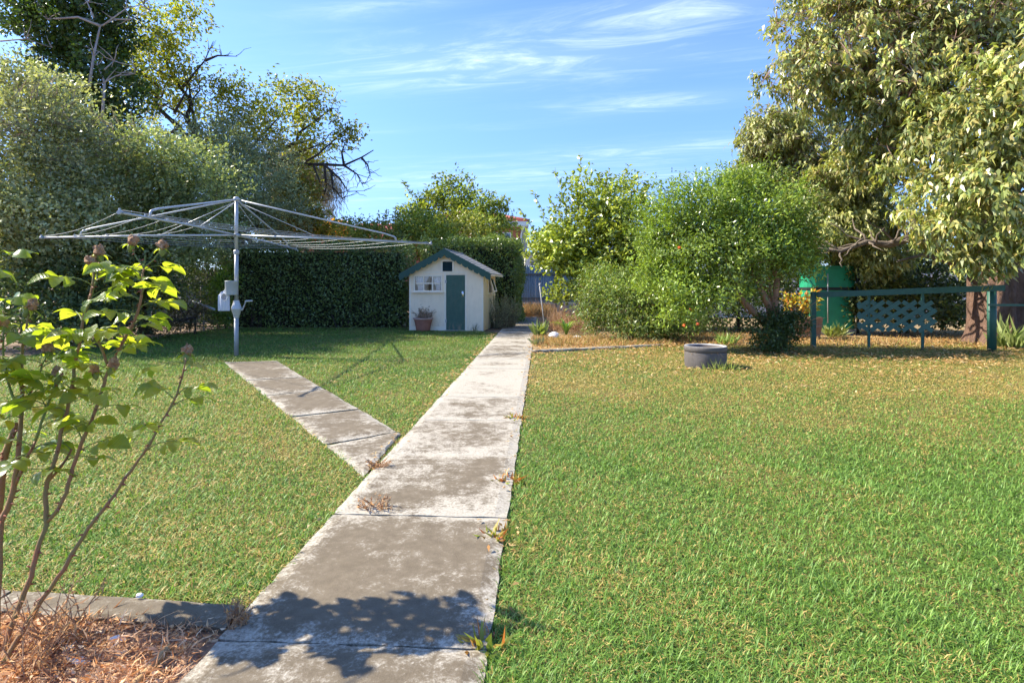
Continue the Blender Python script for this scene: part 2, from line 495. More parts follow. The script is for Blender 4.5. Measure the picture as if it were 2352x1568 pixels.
def concrete_mat():
    m = bpy.data.materials.new('concrete'); m.use_nodes = True
    t = NT(m.node_tree); m.node_tree.nodes.clear()
    geo = t.n('ShaderNodeNewGeometry'); pos = geo.outputs['Position']
    ed = t.n('ShaderNodeAttribute', attribute_name='edge').outputs['Fac']
    wh = t.n('ShaderNodeAttribute', attribute_name='white').outputs['Fac']
    big = t.noise(pos, 2.3, 5.0, 0.6)
    mid = t.noise(pos, 15.0, 9.0, 0.72)
    fine = t.noise(pos, 75.0, 8.0, 0.72)
    grain = t.noise(pos, 260.0, 3.0, 0.6)
    s = t.math('ADD', t.math('MULTIPLY', big, 0.40), t.math('ADD', t.math('MULTIPLY', mid, 0.46), t.math('MULTIPLY', fine, 0.34)))
    s = t.math('ADD', s, t.math('ADD', t.math('MULTIPLY', ed, 0.13), wh))
    f = t.ramp(s, 0.63, 0.79)
    brown = t.mix(t.ramp(mid, 0.3, 0.7), (0.118, 0.092, 0.061), (0.175, 0.140, 0.096))
    brown = t.mix(t.math('MULTIPLY', t.ramp(grain, 0.35, 0.75), 0.35), brown, (0.24, 0.20, 0.15))
    white = t.mix(t.ramp(fine, 0.3, 0.75), (0.33, 0.29, 0.23), (0.50, 0.46, 0.385))
    c = t.mix(f, brown, white)
    pit = t.ramp(t.noise(pos, 38.0, 2.0, 0.5), 0.73, 0.78)
    c = t.mix(t.math('MULTIPLY', pit, 0.7), c, (0.10, 0.075, 0.06))
    p = t.n('ShaderNodeBsdfPrincipled', ins={'Base Color': c, 'Roughness': 0.9, 'Specular IOR Level': 0.25})
    h = t.math('ADD', t.math('MULTIPLY', fine, 0.6), t.math('MULTIPLY', grain, 0.4))
    bp = t.n('ShaderNodeBump', ins={'Strength': 0.5, 'Distance': 0.006, 'Height': h})
    t.link(bp.outputs[0], p.inputs['Normal'])
    t.n('ShaderNodeOutputMaterial', ins={0: p.outputs[0]})
    MATS['concrete'] = m
concrete_mat()

def lawn_mat():
    m = bpy.data.materials.new('lawn_ground'); m.use_nodes = True
    t = NT(m.node_tree); m.node_tree.nodes.clear()
    geo = t.n('ShaderNodeNewGeometry'); pos = geo.outputs['Position']
    a = t.noise(pos, 0.9, 4.0, 0.6); b = t.noise(pos, 45.0, 6.0, 0.7)
    g = t.mix(t.ramp(b, 0.3, 0.7), (0.045, 0.07, 0.018), (0.12, 0.16, 0.045))
    d = t.mix(t.ramp(b, 0.3, 0.7), (0.11, 0.085, 0.035), (0.26, 0.21, 0.085))
    c = t.mix(t.ramp(a, 0.42, 0.66), g, d)
    p = t.n('ShaderNodeBsdfPrincipled', ins={'Base Color': c, 'Roughness': 0.95, 'Specular IOR Level': 0.1})
    bp = t.n('ShaderNodeBump', ins={'Strength': 0.8, 'Distance': 0.02, 'Height': b})
    t.link(bp.outputs[0], p.inputs['Normal'])
    t.n('ShaderNodeOutputMaterial', ins={0: p.outputs[0]})
    MATS['lawn_ground'] = m
lawn_mat()

def glass_mat():
    m = bpy.data.materials.new('glass'); m.use_nodes = True
    t = NT(m.node_tree); m.node_tree.nodes.clear()
    g = t.n('ShaderNodeBsdfGlossy', ins={0: (0.9, 0.95, 1, 1), 1: 0.04})
    tr = t.n('ShaderNodeBsdfTransparent')
    tcg = t.n('ShaderNodeTexCoord')
    fr = t.n('ShaderNodeFresnel', ins={0: 1.5})
    nz = t.noise(tcg.outputs['Object'], 6.0, 3.0)
    mx = t.n('ShaderNodeMixShader', ins={0: t.math('ADD', fr.outputs[0], t.math('MULTIPLY', nz, 0.06)), 1: tr.outputs[0], 2: g.outputs[0]})
    t.n('ShaderNodeOutputMaterial', ins={0: mx.outputs[0]})
    MATS['glass'] = m
glass_mat()

def stripe_mat():
    m = bpy.data.materials.new('stripes'); m.use_nodes = True
    t = NT(m.node_tree); m.node_tree.nodes.clear()
    tc = t.n('ShaderNodeTexCoord')
    wv = t.n('ShaderNodeTexWave', wave_type='BANDS', bands_direction='X', ins={'Vector': tc.outputs['Object'], 'Scale': 18.0})
    c = t.mix(t.ramp(wv.outputs['Fac'], 0.55, 0.8), (0.72, 0.72, 0.74), (0.26, 0.30, 0.42))
    p = t.n('ShaderNodeBsdfPrincipled', ins={'Base Color': c, 'Roughness': 0.85})
    t.n('ShaderNodeOutputMaterial', ins={0: p.outputs[0]})
    MATS['stripes'] = m
stripe_mat()

# ------------------------------------------------------------------ ground, lawn, paths
def xl(Y): return -1.081 + 0.0519 * Y          # main path edges
def xr(Y): return -0.1756 + 0.0519 * Y
SP_R = [Vector((-0.880, 4.51)), Vector((-3.753, 8.95))]       # side path edges
SP_L = [Vector((-0.905, 3.49)), Vector((-4.507, 8.80))]
def kerb_r(X):                                   # front of the right-hand bed
    return 10.06 + 0.404 * (X - 0.36) if X < 3.1 else 11.17 + 0.05 * (X - 3.1)

MB().add([(-300, -60, -0.012), (300, -60, -0.012), (300, 500, -0.012), (-300, 500, -0.012)], [(0, 1, 2, 3)]).build('ground', 'dirt')['kind'] = 'structure'
MB().add([(-9.5, -3, 0.0), (14.5, -3, 0.0), (14.5, 11.6, 0.0), (6, 11.6, 0), (3.0, 11.3, 0.0), (0.4, 10.3, 0.0), (-0.3, 14.5, 0.0), (-1.0, 15.2, 0), (-3.2, 16.0, 0.0), (-8.4, 16.1, 0.0), (-8.3, 11, 0)],
         [tuple(range(11))]).build('lawn', 'lawn_ground')['kind'] = 'structure'
b = MB().add([(-6, -2, 0.006), (xl(-2) + 0.05, -2, 0.006), (xl(2.0) + 0.05, 2.0, 0.006), (-6, 2.35, 0.006)], [(0, 1, 2, 3)]).build('garden_bed', 'bed_soil'); b['kind'] = 'structure'
b = MB().add([(0.3, 10.15, 0.006), (3.1, 11.27, 0.006), (3.4, 13.2, 0.006), (3.0, 24, 0.006), (1.05, 24, 0.006)], [(0, 1, 2, 3, 4)]).build('garden_bed', 'litter_soil'); b['kind'] = 'structure'
b = MB().add([(3.5, 13.2, 0.004), (5.2, 11.7, 0.004), (16, 11.7, 0.004), (20, 24, 0.004), (3.1, 24, 0.004)], [(0, 1, 2, 3, 4)]).build('garden_bed', 'litter_soil'); b['kind'] = 'structure'

def slab(name, c, z0, z1, white, parent, n=12, m='concrete', seed=0):
    """quad slab c=[near-left, near-right, far-right, far-left], rounded arrises"""
    c = [Vector((p[0], p[1], 0)) for p in c]
    q = random.Random(seed)
    V, E, Q = [], [], []
    wL = ((c[0] - c[3]).length + (c[1] - c[2]).length) / 2; wW = ((c[0] - c[1]).length + (c[3] - c[2]).length) / 2
    for j in range(n + 1):
        for i in range(n + 1):
            s, t = i / n, j / n
            p = (c[0].lerp(c[1], s)).lerp(c[3].lerp(c[2], s), t)
            d = min(s * wW, (1 - s) * wW, t * wL, (1 - t) * wL)
            border = i in (0, n) or j in (0, n)
            if border:
                p += Vector((q.uniform(-1, 1), q.uniform(-1, 1), 0)) * 0.006
            z = z1 - (0.010 if border else 0.0) + mnoise.noise(Vector((p.x * 2.5, p.y * 2.5, 3.0))) * 0.003
            V.append((p.x, p.y, z)); E.append(math.exp(-d / 0.085))
    N = n + 1
    for j in range(n):
        for i in range(n):
            Q.append((j * N + i, j * N + i + 1, (j + 1) * N + i + 1, (j + 1) * N + i))
    ring = [i for i in range(N)] + [j * N + n for j in range(1, N)] + [n * N + i for i in range(n - 1, -1, -1)] + [j * N for j in range(n - 1, 0, -1)]
    o = len(V)
    for k in ring:
        V.append((V[k][0], V[k][1], z0)); E.append(0.3)
    for a in range(len(ring)):
        b2 = (a + 1) % len(ring)
        Q.append((ring[a], o + a, o + b2, ring[b2]))
    me = bpy.data.meshes.new(name); me.from_pydata(V, [], Q)
    me.attributes.new('edge', 'FLOAT', 'POINT').data.foreach_set('value', E)
    me.attributes.new('white', 'FLOAT', 'POINT').data.foreach_set('value', [white] * len(V))
    me.update()
    return link(name, me, m, parent)

path = thing('garden_path', None, None); path['kind'] = 'structure'
g = 0.0045
edges = [0.82 + 1.037 * k for k in range(21)]
whites = [0.005, 0.01, 0.065, 0.07, 0.085, 0.17, 0.20, 0.18, 0.07, 0.07, 0.12, 0.10] + [0.06] * 12
tl = -0.0519
for k in range(20):
    a, b_ = edges[k] + g, edges[k + 1] - g
    def pt(x, y): return (x, y + tl * (x - (xl(y) + xr(y)) / 2))
    slab('slab', [pt(xl(a), a), pt(xr(a), a), pt(xr(b_), b_), pt(xl(b_), b_)], -0.01, 0.026 + rnd.uniform(-0.003, 0.003), whites[k], path, 14, seed=k)
spath = thing('side_path', None, None); spath['kind'] = 'structure'
TL = [0.0, 0.135, 0.305, 0.49, 0.68, 1.0]
TR = [0.0, 0.016, 0.207, 0.437, 0.638, 1.0]
def lerp2(e, t): return e[0].lerp(e[1], t)
for k in range(5):
    e0 = 0.004 if k else 0.003
    slab('slab', [lerp2(SP_L, TL[k] + e0) + Vector((-0.012, 0.004)), lerp2(SP_R, TR[k] + e0) + Vector((-0.012, 0)), lerp2(SP_R, TR[k + 1] - 0.002), lerp2(SP_L, TL[k + 1] - 0.002)],
         -0.01, 0.023 + rnd.uniform(-0.003, 0.003), (0.04, 0.01, 0.0, 0.0, 0.0)[k], spath, 12, seed=50 + k)
# kerbs
k1 = thing('kerb', None, None); k1['kind'] = 'structure'
for i in range(4):
    a, b_ = -0.985 - i * 0.95, -0.985 - (i + 1) * 0.95 + 0.012
    def ky(x): return 2.065 - 0.115 * (x + 0.98)
    slab('kerb_block', [(b_, ky(b_) - 0.135), (a, ky(a) - 0.135), (a, ky(a)), (b_, ky(b_))], -0.01, 0.035, -0.06, k1, 8, seed=80 + i)
k2 = thing('kerb', None, None); k2['kind'] = 'structure'
for i in range(3):
    a, b_ = 0.37 + i * 0.92, 0.37 + (i + 1) * 0.92 - 0.012
    slab('kerb_block', [(a, kerb_r(a)), (b_, kerb_r(b_)), (b_, kerb_r(b_) + 0.11), (a, kerb_r(a) + 0.11)], -0.01, 0.05, 0.02, k2, 8, seed=90 + i)
p2 = thing('back_path', None, None); p2['kind'] = 'structure'
for i in range(3):
    a, b_ = i / 3, (i + 1) / 3 - 0.006
    A0, A1, B0, B1 = Vector((3.12, 11.3)), Vector((6.2, 13.6)), Vector((3.2, 12.05)), Vector((5.6, 14.1))
    slab('slab', [A0.lerp(A1, a), A0.lerp(A1, b_), B0.lerp(B1, b_), B0.lerp(B1, a)], -0.01, 0.02, -0.03, p2, 8, seed=100 + i)

# ------------------------------------------------------------------ cubby house
S0 = gp(1110, 760)
RZ = R(-8)
SW, SD, SH, PK = 2.05, 1.9, 1.56, 2.10          # width, depth, wall height, peak of gable under roof
cub = thing('cubby_house', 'small cream cubby house with green door and scalloped green gable trim', 'cubby house', S0, RZ)
# local frame: x 0 right .. -SW left, y back
t_ = 0.04
mb = MB()
g_ = [(-SW, 0), (0, 0), (0, SH), (-SW / 2, PK), (-SW, SH)]
wx0, wx1, wz0, wz1 = -SW + 0.13, -SW + 0.93, 1.05, 1.50
dx0, dx1, dz1 = -1.02, -0.495, 1.50
def rect(mb, x0, x1, z0, z1, y0=0.0, y1=t_): mb.box((x0, y0, z0), (x1, y1, z1))
rect(mb, -SW, wx0, 0.0, SH); rect(mb, wx0, wx1, 0.0, wz0); rect(mb, wx0, wx1, wz1, SH)
rect(mb, wx1, dx0, 0.0, SH); rect(mb, dx0, dx1, dz1, SH); rect(mb, dx1, 0.0, 0.0, SH)
mb.prism([(-SW, SH), (0, SH), (-SW / 2, PK)], 0.0, t_)
mb.build('front_wall', 'cream_paint', cub)
mb = MB()
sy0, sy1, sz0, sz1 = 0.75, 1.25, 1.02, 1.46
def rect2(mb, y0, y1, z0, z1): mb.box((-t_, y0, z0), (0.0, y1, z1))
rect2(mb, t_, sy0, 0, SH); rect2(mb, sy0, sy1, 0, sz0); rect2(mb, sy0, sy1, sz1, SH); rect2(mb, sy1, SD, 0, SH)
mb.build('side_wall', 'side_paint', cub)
MB().box((-SW, t_, 0), (-SW + t_, SD, SH)).build('side_wall', 'cream_paint', cub)
mb = MB(); mb.box((-SW + t_, SD - t_, 0), (-t_, SD, SH)); mb.prism([(-SW, SH), (0, SH), (-SW / 2, PK)], SD - t_, SD); mb.build('back_wall', 'cream_paint', cub)
MB().box((-SW + t_, t_, 0.0), (-t_, SD - t_, 0.05)).build('floor', 'barrel_wood', cub)
# trim battens
for (x0, x1, z0, z1) in ((-SW, 0.0, SH - 0.005, SH + 0.03), (-SW, -SW + 0.05, 0, SH - 0.006), (-0.04, 0.0, 0, SH - 0.006),
                         (dx0 - 0.05, dx0, 0, SH - 0.006), (dx1, dx1 + 0.045, 0, SH - 0.006), (-SW + 0.051, dx0 - 0.051, 0.0, 0.11),
                         (wx1 + 0.045, dx0 - 0.052, wz0 - 0.06, wz0 - 0.03)):
    MB().box((x0, -0.012, z0), (x1, -0.001, z1)).build('batten', 'trim_paint', cub)
MB().box((0.001, 0.02, 0.93), (0.014, SD, 0.965)).build('batten', 'side_paint', cub)
MB().box((0.001, 0.02, 0.0), (0.014, 0.06, SH)).build('batten', 'side_paint', cub)
MB().box((0.001, 1.5, 0.0), (0.014, 1.54, 0.929)).build('batten', 'side_paint', cub)
# roof: two slopes with shingle courses
roof = thing('roof', None, None); roof.parent = cub
OH, RF, RB = 0.22, -0.16, SD + 0.12
pk = 2.17; pitch = math.atan2(PK - SH, SW / 2); slope = (SW / 2 + OH) / math.cos(pitch)
for s in (-1, 1):
    nco = 9
    for k in range(nco):
        a, b_ = k / nco, (k + 1.25) / nco
        b_ = min(b_, 1.0)
        x0, x1 = s * a * (SW / 2 + OH), s * b_ * (SW / 2 + OH)
        z0, z1 = pk - abs(x0) * math.tan(pitch), pk - abs(x1) * math.tan(pitch)
        th = 0.012
        pl = [(x0 - SW / 2, z0), (x1 - SW / 2, z1 + 0.012), (x1 - SW / 2, z1 + 0.012 + th), (x0 - SW / 2, z0 + th)]
        if s < 0: pl = pl[::-1]
        MB().prism(pl, RF, RB).build('shingle_course', 'shingle', roof)
    e = SW / 2 + OH
    pl = [(-SW / 2, pk - 0.045), (s * e - SW / 2, pk - e * math.tan(pitch) - 0.045), (s * e - SW / 2, pk - e * math.tan(pitch) - 0.004), (-SW / 2, pk - 0.004)]
    if s < 0: pl = pl[::-1]
    MB().prism(pl, RF + 0.02, RB - 0.02).build('deck', 'trim_paint', roof)
MB().tube([(-SW / 2, RF, pk + 0.01), (-SW / 2, RB, pk + 0.01)], 0.03, 8).build('ridge_cap', 'shingle', roof)
# scalloped bargeboards
for s in (-1, 1):
    e = SW / 2 + OH + 0.01
    top, bot = [], []
    nsc = 8
    for k in range(nsc * 8 + 1):
        t = k / (nsc * 8)
        x = t * e
        ph = (t * nsc) % 1.0
        dep = 0.135 + 0.055 * math.sqrt(max(0.0, 1 - (2 * ph - 1) ** 2))
        bot.append((s * x - SW / 2, pk + 0.015 - x * math.tan(pitch) - dep))
    top = [(-SW / 2, pk + 0.03), (s * e - SW / 2, pk + 0.03 - e * math.tan(pitch))]
    # strip of quads
    mb = MB(); V = []; Q = []
    n = len(bot)
    for k in range(n):
        x = bot[k][0]; zt = pk + 0.03 - abs(x + SW / 2) * math.tan(pitch)
        V += [(x, RF - 0.022, bot[k][1]), (x, RF - 0.022, zt), (x, RF - 0.001, bot[k][1]), (x, RF - 0.001, zt)]
    for k in range(n - 1):
        a = 4 * k; b_ = a + 4
        Q += [(a, b_, b_ + 1, a + 1), (a + 2, a + 3, b_ + 3, b_ + 2), (a, a + 2, b_ + 2, b_), (a + 1, b_ + 1, b_ + 3, a + 3)]
    Q += [(0, 1, 3, 2), (4 * n - 4, 4 * n - 2, 4 * n - 1, 4 * n - 3)]
    mb.add(V, Q).build('bargeboard', 'barge_green', roof)
# gable vent
vent = thing('vent', None, None); vent.parent = cub
vx, vz0, vz1 = -SW / 2 + 0.045, 1.60, 1.86
for (x0, x1, z0, z1) in ((vx - 0.185, vx - 0.135, vz0 - 0.03, vz1 + 0.05), (vx + 0.135, vx + 0.185, vz0 - 0.03, vz1 + 0.05), (vx - 0.134, vx + 0.134, vz1 + 0.001, vz1 + 0.05)):
    MB().box((x0, -0.02, z0), (x1, -0.001, z1)).build('frame', 'trim_paint', vent)
MB().box((vx - 0.134, -0.006, vz0), (vx + 0.134, -0.002, vz1)).build('backing', 'black_band', vent)
for k in range(6):
    z = vz0 + 0.012 + k * 0.041
    M = Matrix.Translation((vx, -0.018, z + 0.018)) @ Matrix.Rotation(R(-38), 4, 'X')
    MB().box((-0.13, -0.004, -0.022), (0.13, 0.004, 0.022), M=M).build('slat', 'vent_dark', vent)
# door
door = MB().box((dx0 + 0.004, -0.016, 0.02), (dx1 - 0.004, 0.02, dz1 - 0.004), 0.004).build('door', 'door_green', cub)
mb = MB(); mb.box((dx1 - 0.085, -0.022, 0.90), (dx1 - 0.04, -0.0165, 1.06), 0.002)
mb.tube([(dx1 - 0.062, -0.022, 1.0), (dx1 - 0.062, -0.06, 1.0), (dx1 - 0.075, -0.065, 1.0), (dx1 - 0.075, -0.065, 1.04)], 0.012, 8)
mb.build('handle', 'chrome', door, True)
for hz_ in (0.22, 1.28):
    MB().box((dx0 - 0.018, -0.024, hz_), (dx0 + 0.02, -0.0165, hz_ + 0.08)).build('hinge', 'stake', door)
MB().box((dx0 - 0.03, -0.06, 0.0), (dx1 + 0.03, -0.017, 0.018)).build('threshold', 'stake', cub)
# window 3x2
win = thing('window', None, None); win.parent = cub
fw = 0.035
for (x0, x1, z0, z1) in ((wx0, wx1, wz0, wz0 + fw), (wx0, wx1, wz1 - fw, wz1), (wx0, wx0 + fw, wz0 + fw, wz1 - fw), (wx1 - fw, wx1, wz0 + fw, wz1 - fw)):
    MB().box((x0, -0.022, z0), (x1, 0.03, z1)).build('frame', 'trim_paint', win)
pw = (wx1 - wx0 - 2 * fw)
for k in (1, 2):
    x = wx0 + fw + pw * k / 3
    MB().box((x - 0.016, -0.018, wz0 + fw), (x + 0.016, 0.022, wz1 - fw)).build('muntin', 'trim_paint', win)
zm = (wz0 + wz1) / 2
for k in range(3):
    x0 = wx0 + fw + pw * k / 3 + 0.0165; x1 = wx0 + fw + pw * (k + 1) / 3 - 0.0165
    MB().box((x0, -0.017, zm - 0.016), (x1, 0.021, zm + 0.016)).build('muntin', 'trim_paint', win)
    for z0, z1 in ((wz0 + fw, zm - 0.0165), (zm + 0.0165, wz1 - fw)):
        MB().box((x0, 0.004, z0), (x1, 0.007, z1)).build('pane', 'glass', win)
MB().box((wx0 - 0.05, -0.07, wz0 - 0.032), (wx1 + 0.03, -0.001, wz0 - 0.002), 0.004).build('sill', 'trim_paint', win)
def curtain(x0, x1, xg, side):
    """gathered curtain: top from x0..x1, tied towards xg at the bottom"""
    V, Q = [], []
    nu, nv = 40, 14
    for j in range(nv + 1):
        t = j / nv
        z = wz1 - 0.01 - t * (wz1 - wz0 + 0.02)
        w = 1 - 0.62 * math.sin(min(1, t * 1.25) * math.pi / 2) ** 1.6
        for i in range(nu + 1):
            s = i / nu
            x = xg + ((x0 + (x1 - x0) * s) - xg) * w
            V.append((x, 0.07 + 0.012 * math.sin(s * 34 + 0.4 * math.sin(3 * t)) * (0.6 + 0.6 * t), z))
    for j in range(nv):
        for i in range(nu):
            Q.append((j * (nu + 1) + i, j * (nu + 1) + i + 1, (j + 1) * (nu + 1) + i + 1, (j + 1) * (nu + 1) + i))
    MB().add(V, Q).build('curtain', 'curtain', win, True)
wm = (wx0 + wx1) / 2
curtain(wx0 - 0.01, wx0 + 0.40, wx0 + 0.15, -1)
curtain(wx1 - 0.34, wx1 + 0.01, wx1 - 0.11, 1)
# hinged side window propped open
sw = thing('window', None, None); sw.parent = cub
for (y0, y1, z0, z1) in ((sy0, sy1, sz1 - 0.03, sz1), (sy0, sy0 + 0.03, sz0, sz1 - 0.031), (sy1 - 0.03, sy1, sz0, sz1 - 0.031)):
    MB().box((-0.03, y0, z0), (0.02, y1, z1)).build('frame', 'trim_paint', sw)
MB().box((0.001, sy0 - 0.04, sz0 - 0.04), (0.09, sy1 + 0.04, sz0 - 0.012)).build('sill', 'trim_paint', sw)
Ms = Matrix.Translation((0.022, 0, sz1 - 0.005)) @ Matrix.Rotation(R(-17), 4, 'Y')
for (y0, y1, z0, z1) in ((sy0, sy1, -0.04, 0), (sy0, sy1, -0.44, -0.40), (sy0, sy0 + 0.04, -0.399, -0.041), (sy1 - 0.04, sy1, -0.399, -0.041)):
    MB().box((0, y0, z0), (0.025, y1, z1), M=Ms).build('sash', 'trim_paint', sw)
MB().box((0.01, sy0 + 0.04, -0.40), (0.014, sy1 - 0.04, -0.04), M=Ms).build('pane', 'glass', sw)

# terracotta pot + dry plant
pp = gp(972, 759.5); pp.y -= 0.0
pot = thing('flower_pot', 'wide terracotta flower pot standing before the cubby house window', 'flower pot', pp)
MB().lathe([(0.17, 0.0), (0.185, 0.02), (0.205, 0.14), (0.235, 0.27), (0.255, 0.315), (0.235, 0.32), (0.22, 0.28), (0.0, 0.27)], 36, cap0=True).build('body', 'terracotta', pot, True)
MB().lathe([(0.257, 0.305), (0.272, 0.315), (0.275, 0.345), (0.26, 0.352), (0.245, 0.345), (0.240, 0.322)], 36).build('rim', 'potrim', pot, True)
dp = thing('dry_plant', 'brown dried-out plant in the terracotta pot by the cubby house', 'plant', pp + Vector((0, 0, 0.27)))
q = random.Random(5); paths = []; mb = MB()
for k in range(60):
    a = q.uniform(0, 6.28); e = q.uniform(0.3, 1.3)
    L_ = q.uniform(0.25, 0.46)
    d = Vector((math.cos(a) * math.cos(e), math.sin(a) * math.cos(e), math.sin(e)))
    pts = curve_pts((q.uniform(-.12, .12), q.uniform(-.12, .12), 0), d * L_ + Vector((0.03, 0, 0)), 4, 0.3, -0.05, q)
    mb.tube(pts, [0.004, 0.003, 0.003, 0.002, 0.001], 4); paths.append(pts)
mb.build('stem', 'dead_wood', dp)
leafpart('leaf', shoot_leaves(paths, 55, 0.045, 0.014, [(0.30, 0.21, 0.16), (0.40, 0.28, 0.2), (0.22, 0.15, 0.12), (0.18, 0.17, 0.09)], 5), 'dry', dp)

# ------------------------------------------------------------------ rotary clothesline
hb = gp(543, 818)
hoist = thing('rotary_clothesline', 'galvanised rotary clothesline with four arms on a grey pole', 'clothesline', hb)
MB().tube([(0, 0, -0.05), (0, 0, 0.66)], 0.036, 16).build('pole', 'pole_grey', hoist, True)
MB().lathe([(0.037, 0.0), (0.043, 0.01), (0.045, 0.03), (0.085, 0.155), (0.083, 0.17), (0.05, 0.275), (0.047, 0.30), (0.034, 0.305)], 12, (0, 0, 0.655), True, True).build('gear_housing', 'galv_pale', hoist)
mb = MB(); mb.tube([(0.06, 0, 0.80), (0.105, 0, 0.80), (0.115, 0, 0.82), (0.16, -0.01, 0.92), (0.165, -0.01, 0.935)], [0.025, 0.022, 0.012, 0.011, 0.011], 8)
cr_ = mb.build('crank', 'galv', hoist, True)
MB().tube([(0.15, -0.01, 0.94), (0.17, -0.01, 0.943), (0.28, -0.01, 0.948)], [0.011, 0.016, 0.014], 8).build('grip', 'galv_pale', cr_, True)
MB().tube([(0, 0, 0.955), (0, 0, 1.80)], 0.033, 16).build('pole', 'galv', hoist, True)
MB().lathe([(0.034, 0), (0.046, 0.01), (0.046, 0.06), (0.034, 0.075)], 14, (0, 0, 1.74), True, True).build('collar', 'galv', hoist)
MB().tube([(0, 0, 1.79), (0, 0, 2.70)], 0.029, 16).build('mast', 'galv_pale', hoist, True)
MB().lathe([(0.03, -0.05), (0.05, -0.03), (0.055, 0.0), (0.03, 0.025), (0.0, 0.03)], 14, (0, 0, 2.70)).build('top_cap', 'galv_pale', hoist, True)
MB().lathe([(0.03, -0.04), (0.055, -0.03), (0.06, 0.02), (0.03, 0.03)], 14, (0, 0, 2.07)).build('hub', 'galv', hoist, True)
hub = Vector((0, 0, 2.07)); top = Vector((0, 0, 2.68))
ends = [at(95, 546, 9.0) - hb, at(275, 488, 6.5) - hb, at(990, 560, 10.5) - hb, at(680, 573, 13.0) - hb]
names = 'A', 'B', 'C', 'D'
for e in ends:
    arm = MB().tube([hub, hub.lerp(e, 0.5) + Vector((0, 0, 0.012)), e], [0.018, 0.017, 0.016], 10).build('arm', 'galv_pale', hoist, True)
    d = (e - hub).normalized()
    MB().tube([e - d * 0.03, e + d * 0.02], 0.025, 10).build('end_cap', 'galv', arm, True)
    for k in range(5):
        t = 0.36 + 0.16 * k
        p = hub.lerp(e, t) + Vector((0, 0, 0.02))
        MB().tube([p, p + Vector((0, 0, 0.03))], 0.012, 6).build('hook', 'galv', arm)
    el = hub.lerp(e, 0.79) + Vector((0, 0, 0.12))
    ft = hub.lerp(e, 0.80) + Vector((0, 0, 0.01))
    pts = [top.lerp(el, t) for t in (0.02, 0.35, 0.7, 0.95)] + [el.lerp(ft, 0.06) + d * 0.02 + Vector((0, 0, -0.012)), el.lerp(ft, 0.35) + d * 0.035, ft + d * 0.03]
    MB().tube(pts, 0.0155, 10).build('brace', 'galv_pale', hoist, True)
    st_ = hub.lerp(e, 0.42)
    MB().tube([top + d * 0.02 - Vector((0, 0, 0.04)), st_], 0.007, 6).build('stay', 'galv_pale', hoist, True)
for i, j in ((0, 1), (1, 2), (2, 3), (3, 0)):
    for t in (0.42, 0.56, 0.70, 0.84, 0.985):
        a = hub.lerp(ends[i], t) + Vector((0, 0, 0.03)); b_ = hub.lerp(ends[j], t) + Vector((0, 0, 0.03))
        MB().tube(curve_pts(a, b_, 6, 0.0, 0.012 + 0.006 * rnd.random()), 0.0036, 5).build('line', 'wire', hoist, True)
# peg bucket and bag
bk = thing('peg_bucket', 'grey peg tin fixed to the clothesline pole above the gear', 'bucket', hb + Vector((-0.06, -0.045, 1.05)))
MB().lathe([(0.0, 0.0), (0.098, 0.0), (0.10, 0.01), (0.102, 0.22), (0.106, 0.225), (0.106, 0.24), (0.099, 0.24), (0.096, 0.02), (0.0, 0.012)], 24).build('body', 'bucket_grey', bk, True)
MB().tube([(0.02, 0.02, 0.2), (0.06, 0.045, 0.2)], 0.012, 6).build('bracket', 'galv', bk)
bag = thing('peg_bag', 'blue and white striped cloth peg bag hanging below the peg tin', 'bag', hb + Vector((-0.175, -0.07, 0.78)))
V, Q = [], []
nu, nv = 14, 14
for sgn in (-1, 1):
    o = len(V)
    for j in range(nv + 1):
        for i in range(nu + 1):
            s = i / nu * 2 - 1; t = j / nv
            wd = 0.10 if t < 0.8 else 0.10 - 0.55 * (t - 0.8) * (1 if s < 0 else 0.5) * 0.5
            x = s * wd; z = t * 0.345 - 0.02 * (t > 0.8) * abs(s)
            V.append((x, sgn * (0.006 + 0.028 * (1 - s * s) * math.sin(math.pi * min(1, t * 0.9 + 0.1))) + 0.006 * math.sin(9 * x * 10 + t * 3), z))
    for j in range(nv):
        for i in range(nu):
            s = (i + 0.5) / nu * 2 - 1; t = (j + 0.5) / nv
            if sgn < 0 and ((s - 0.2) / 0.5) ** 2 + ((t - 0.68) / 0.17) ** 2 < 1: continue
            Q.append((o + j * (nu + 1) + i, o + j * (nu + 1) + i + 1, o + (j + 1) * (nu + 1) + i + 1, o + (j + 1) * (nu + 1) + i))
mb = MB().add(V, Q)
mb.build('cloth', 'stripes', bag, True)
mb = MB(); rr = []
for k in range(21):
    a = 2 * math.pi * k / 20
    rr.append((0.02 + 0.054 * math.cos(a), -0.042, 0.235 + 0.062 * math.sin(a)))
mb.tube(rr, 0.005, 6, False).build('binding', 'rope', bag, True)
MB().tube([(0.0, 0, 0.335), (0.02, 0.0, 0.37), (0.035, 0.01, 0.44), (0.06, 0.02, 0.5), (0.1, 0.03, 0.505)], 0.007, 6).build('cord', 'rope', bag, True)

